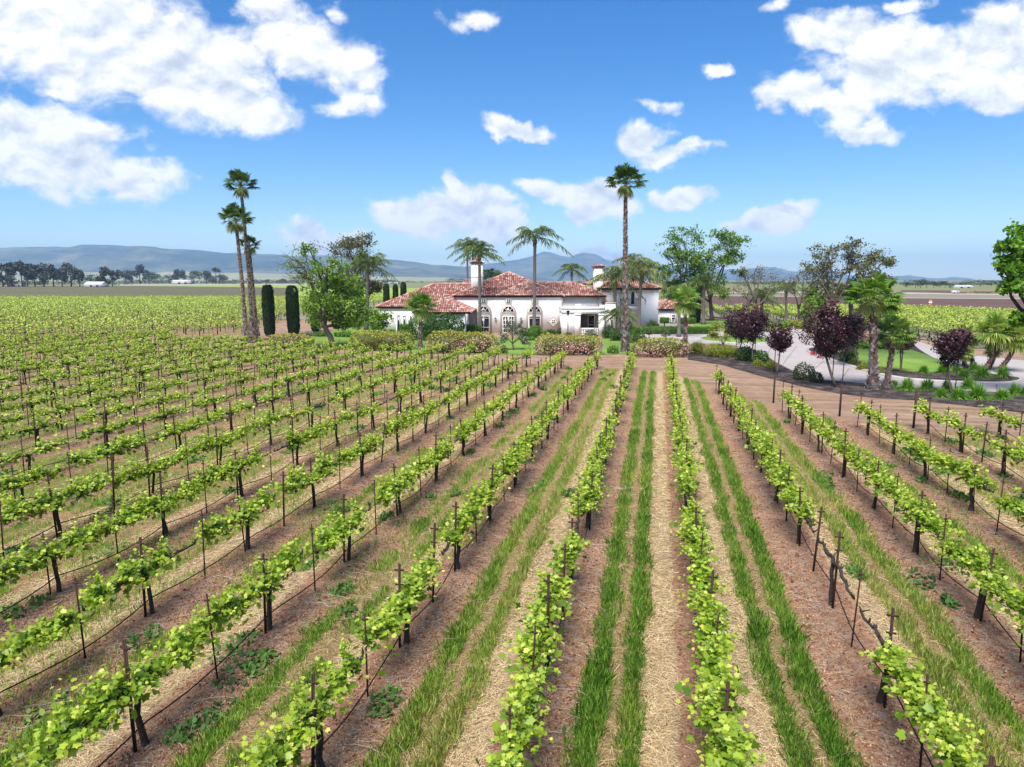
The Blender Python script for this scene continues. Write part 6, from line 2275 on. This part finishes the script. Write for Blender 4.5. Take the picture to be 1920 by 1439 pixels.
for (xa, xb, yb, hp, n) in ((-200, 240, 534, 7, 160), (225, 560, 531.5, 6, 260), (520, 900, 530.5, 3.0, 220), (900, 1340, 531, 3.0, 240), (1340, 1700, 533, 4.0, 240), (1690, 2000, 534.5, 4.0, 200), (1812, 1920, 549.3, 2.6, 150)):
    for q in range(n):
        px = r.uniform(xa, xb)
        b = G(px, yb + r.normal(0, .5))
        m = mpp(b[1])
        k = 16
        h = hp * m * r.uniform(.5, 1.15)
        p = b + r.normal(0, 1, (k, 3)) * [h * .7, h * .7, 0] + np.stack([np.zeros(k), np.zeros(k), r.random(k) * h], -1)
        gt.cards(OVAL, p, r.normal(0, 1, (k, 3)), r.normal(0, .7, (k, 3)) + [0, 0, .7], h * .42 * r.uniform(.7, 1.3, k), np.clip(r.normal(.55, .25, k), 0, 1))
tag(gt.build('tree_line', M_FARB), 'distant band of low trees along the valley floor', 'trees', kind='stuff')


def shed(label, px0, px1, yb, yw, yr, wallm, roofm, dm=.7):
    b = G((px0 + px1) / 2, yb)
    Y = b[1]
    x0, x1 = P3(px0, 530, Y)[0], P3(px1, 530, Y)[0]
    zw, zr = P3(960, yw, Y)[2], P3(960, yr, Y)[2]
    d = (x1 - x0) * dm
    t_ = thing('shed', label, 'building', ((x0 + x1) / 2, Y, 0), 'far farm buildings')
    g = Geo()
    g.box(x0, x1, Y, Y + d, -.2, zw)
    wb(g, 'wall', wallm, t_)
    g = Geo()
    o = .4
    v = [(x0 - o, Y - o, zw), (x1 + o, Y - o, zw), (x1 + o, Y + d + o, zw), (x0 - o, Y + d + o, zw), (x0 - o, Y + d / 2, zr), (x1 + o, Y + d / 2, zr)]
    g.add(v, [(0, 1, 5, 4), (2, 3, 4, 5)])
    g.add([v[0], v[4], v[3]], [(0, 1, 2)])
    g.add([v[1], v[2], v[5]], [(0, 1, 2)])
    g.add([(p[0], p[1], p[2] + .01) for p in v[:4]], [(3, 2, 1, 0)])
    wb(g, 'roof', roofm, t_)
    for q in (.35, .7):
        g = Geo()
        xx = x0 + (x1 - x0) * q
        g.box(xx, xx + (x1 - x0) * .12, Y - .05, Y + .01, 0, zw * .7)
        wb(g, 'door', M_DARKGAP, t_)


shed('barn with pale metal roof in front of the tall dark trees', 157, 189, 538.5, 533.8, 528.5, M_SHED, M_SHEET)
shed('long open shed with pale roof among the green trees', 322, 356, 533, 528, 525.4, M_SHED, M_SHEET, .4)
shed('low dark-roofed farmhouse under the first tall trees', 16, 40, 538, 532, 528, M_SHED, M_RECESS, .5)
shed('long white greenhouse beyond the ploughed field', 1789, 1826, 540.4, 537.6, 535.8, M_SHEET, M_SHEET, .4)
shed('small pale shed on the valley floor beside the chimney', 728, 746, 533, 531, 529.6, M_SHED, M_SHEET, .5)
# white van on the far lane
p = G(1791, 551)
t_ = thing('parked_van', 'tiny white van on the pale lane across the ploughed field', 'van', (p[0], p[1], 0))
g = Geo()
g.prism([(p[0] - 1.6, .35), (p[0] + 1.7, .35), (p[0] + 1.7, .8), (p[0] + 1.2, .95), (p[0] + .8, 1.4), (p[0] - 1.6, 1.4)], p[1] - .9, p[1] + .9, 'y')
wb(g, 'body', M_SHEET, t_)
for dx in (-1.05, 1.1):
    g = Geo()
    g.tube([(p[0] + dx, p[1] - .95, .36), (p[0] + dx, p[1] - .7, .36)], .36, 10)
    wb(g, 'wheel', M_DARKGAP, t_)
g = Geo()
g.box(p[0] - .2, p[0] + .7, p[1] - .92, p[1] - .88, .95, 1.3)
wb(g, 'window', M_GLASS, t_)
# orange marker at the field edge
p = G(1744, 572.5)
t_ = thing('field_marker', 'small orange and white barrel at the edge of the ploughed field', 'barrel', (p[0], p[1], 0))
g = Geo()
g.tube([(p[0], p[1], 0), (p[0], p[1], .1), (p[0], p[1], 1.2), (p[0], p[1], 1.35)], [.42, .45, .36, .25], 12)
wb(g, 'body', M_ORANGE, t_)
g = Geo()
g.tube([(p[0] - .02, p[1] - .02, .45), (p[0] - .02, p[1] - .02, .85)], [.44, .41], 12)
wb(g, 'band', M_WHITE, t_)
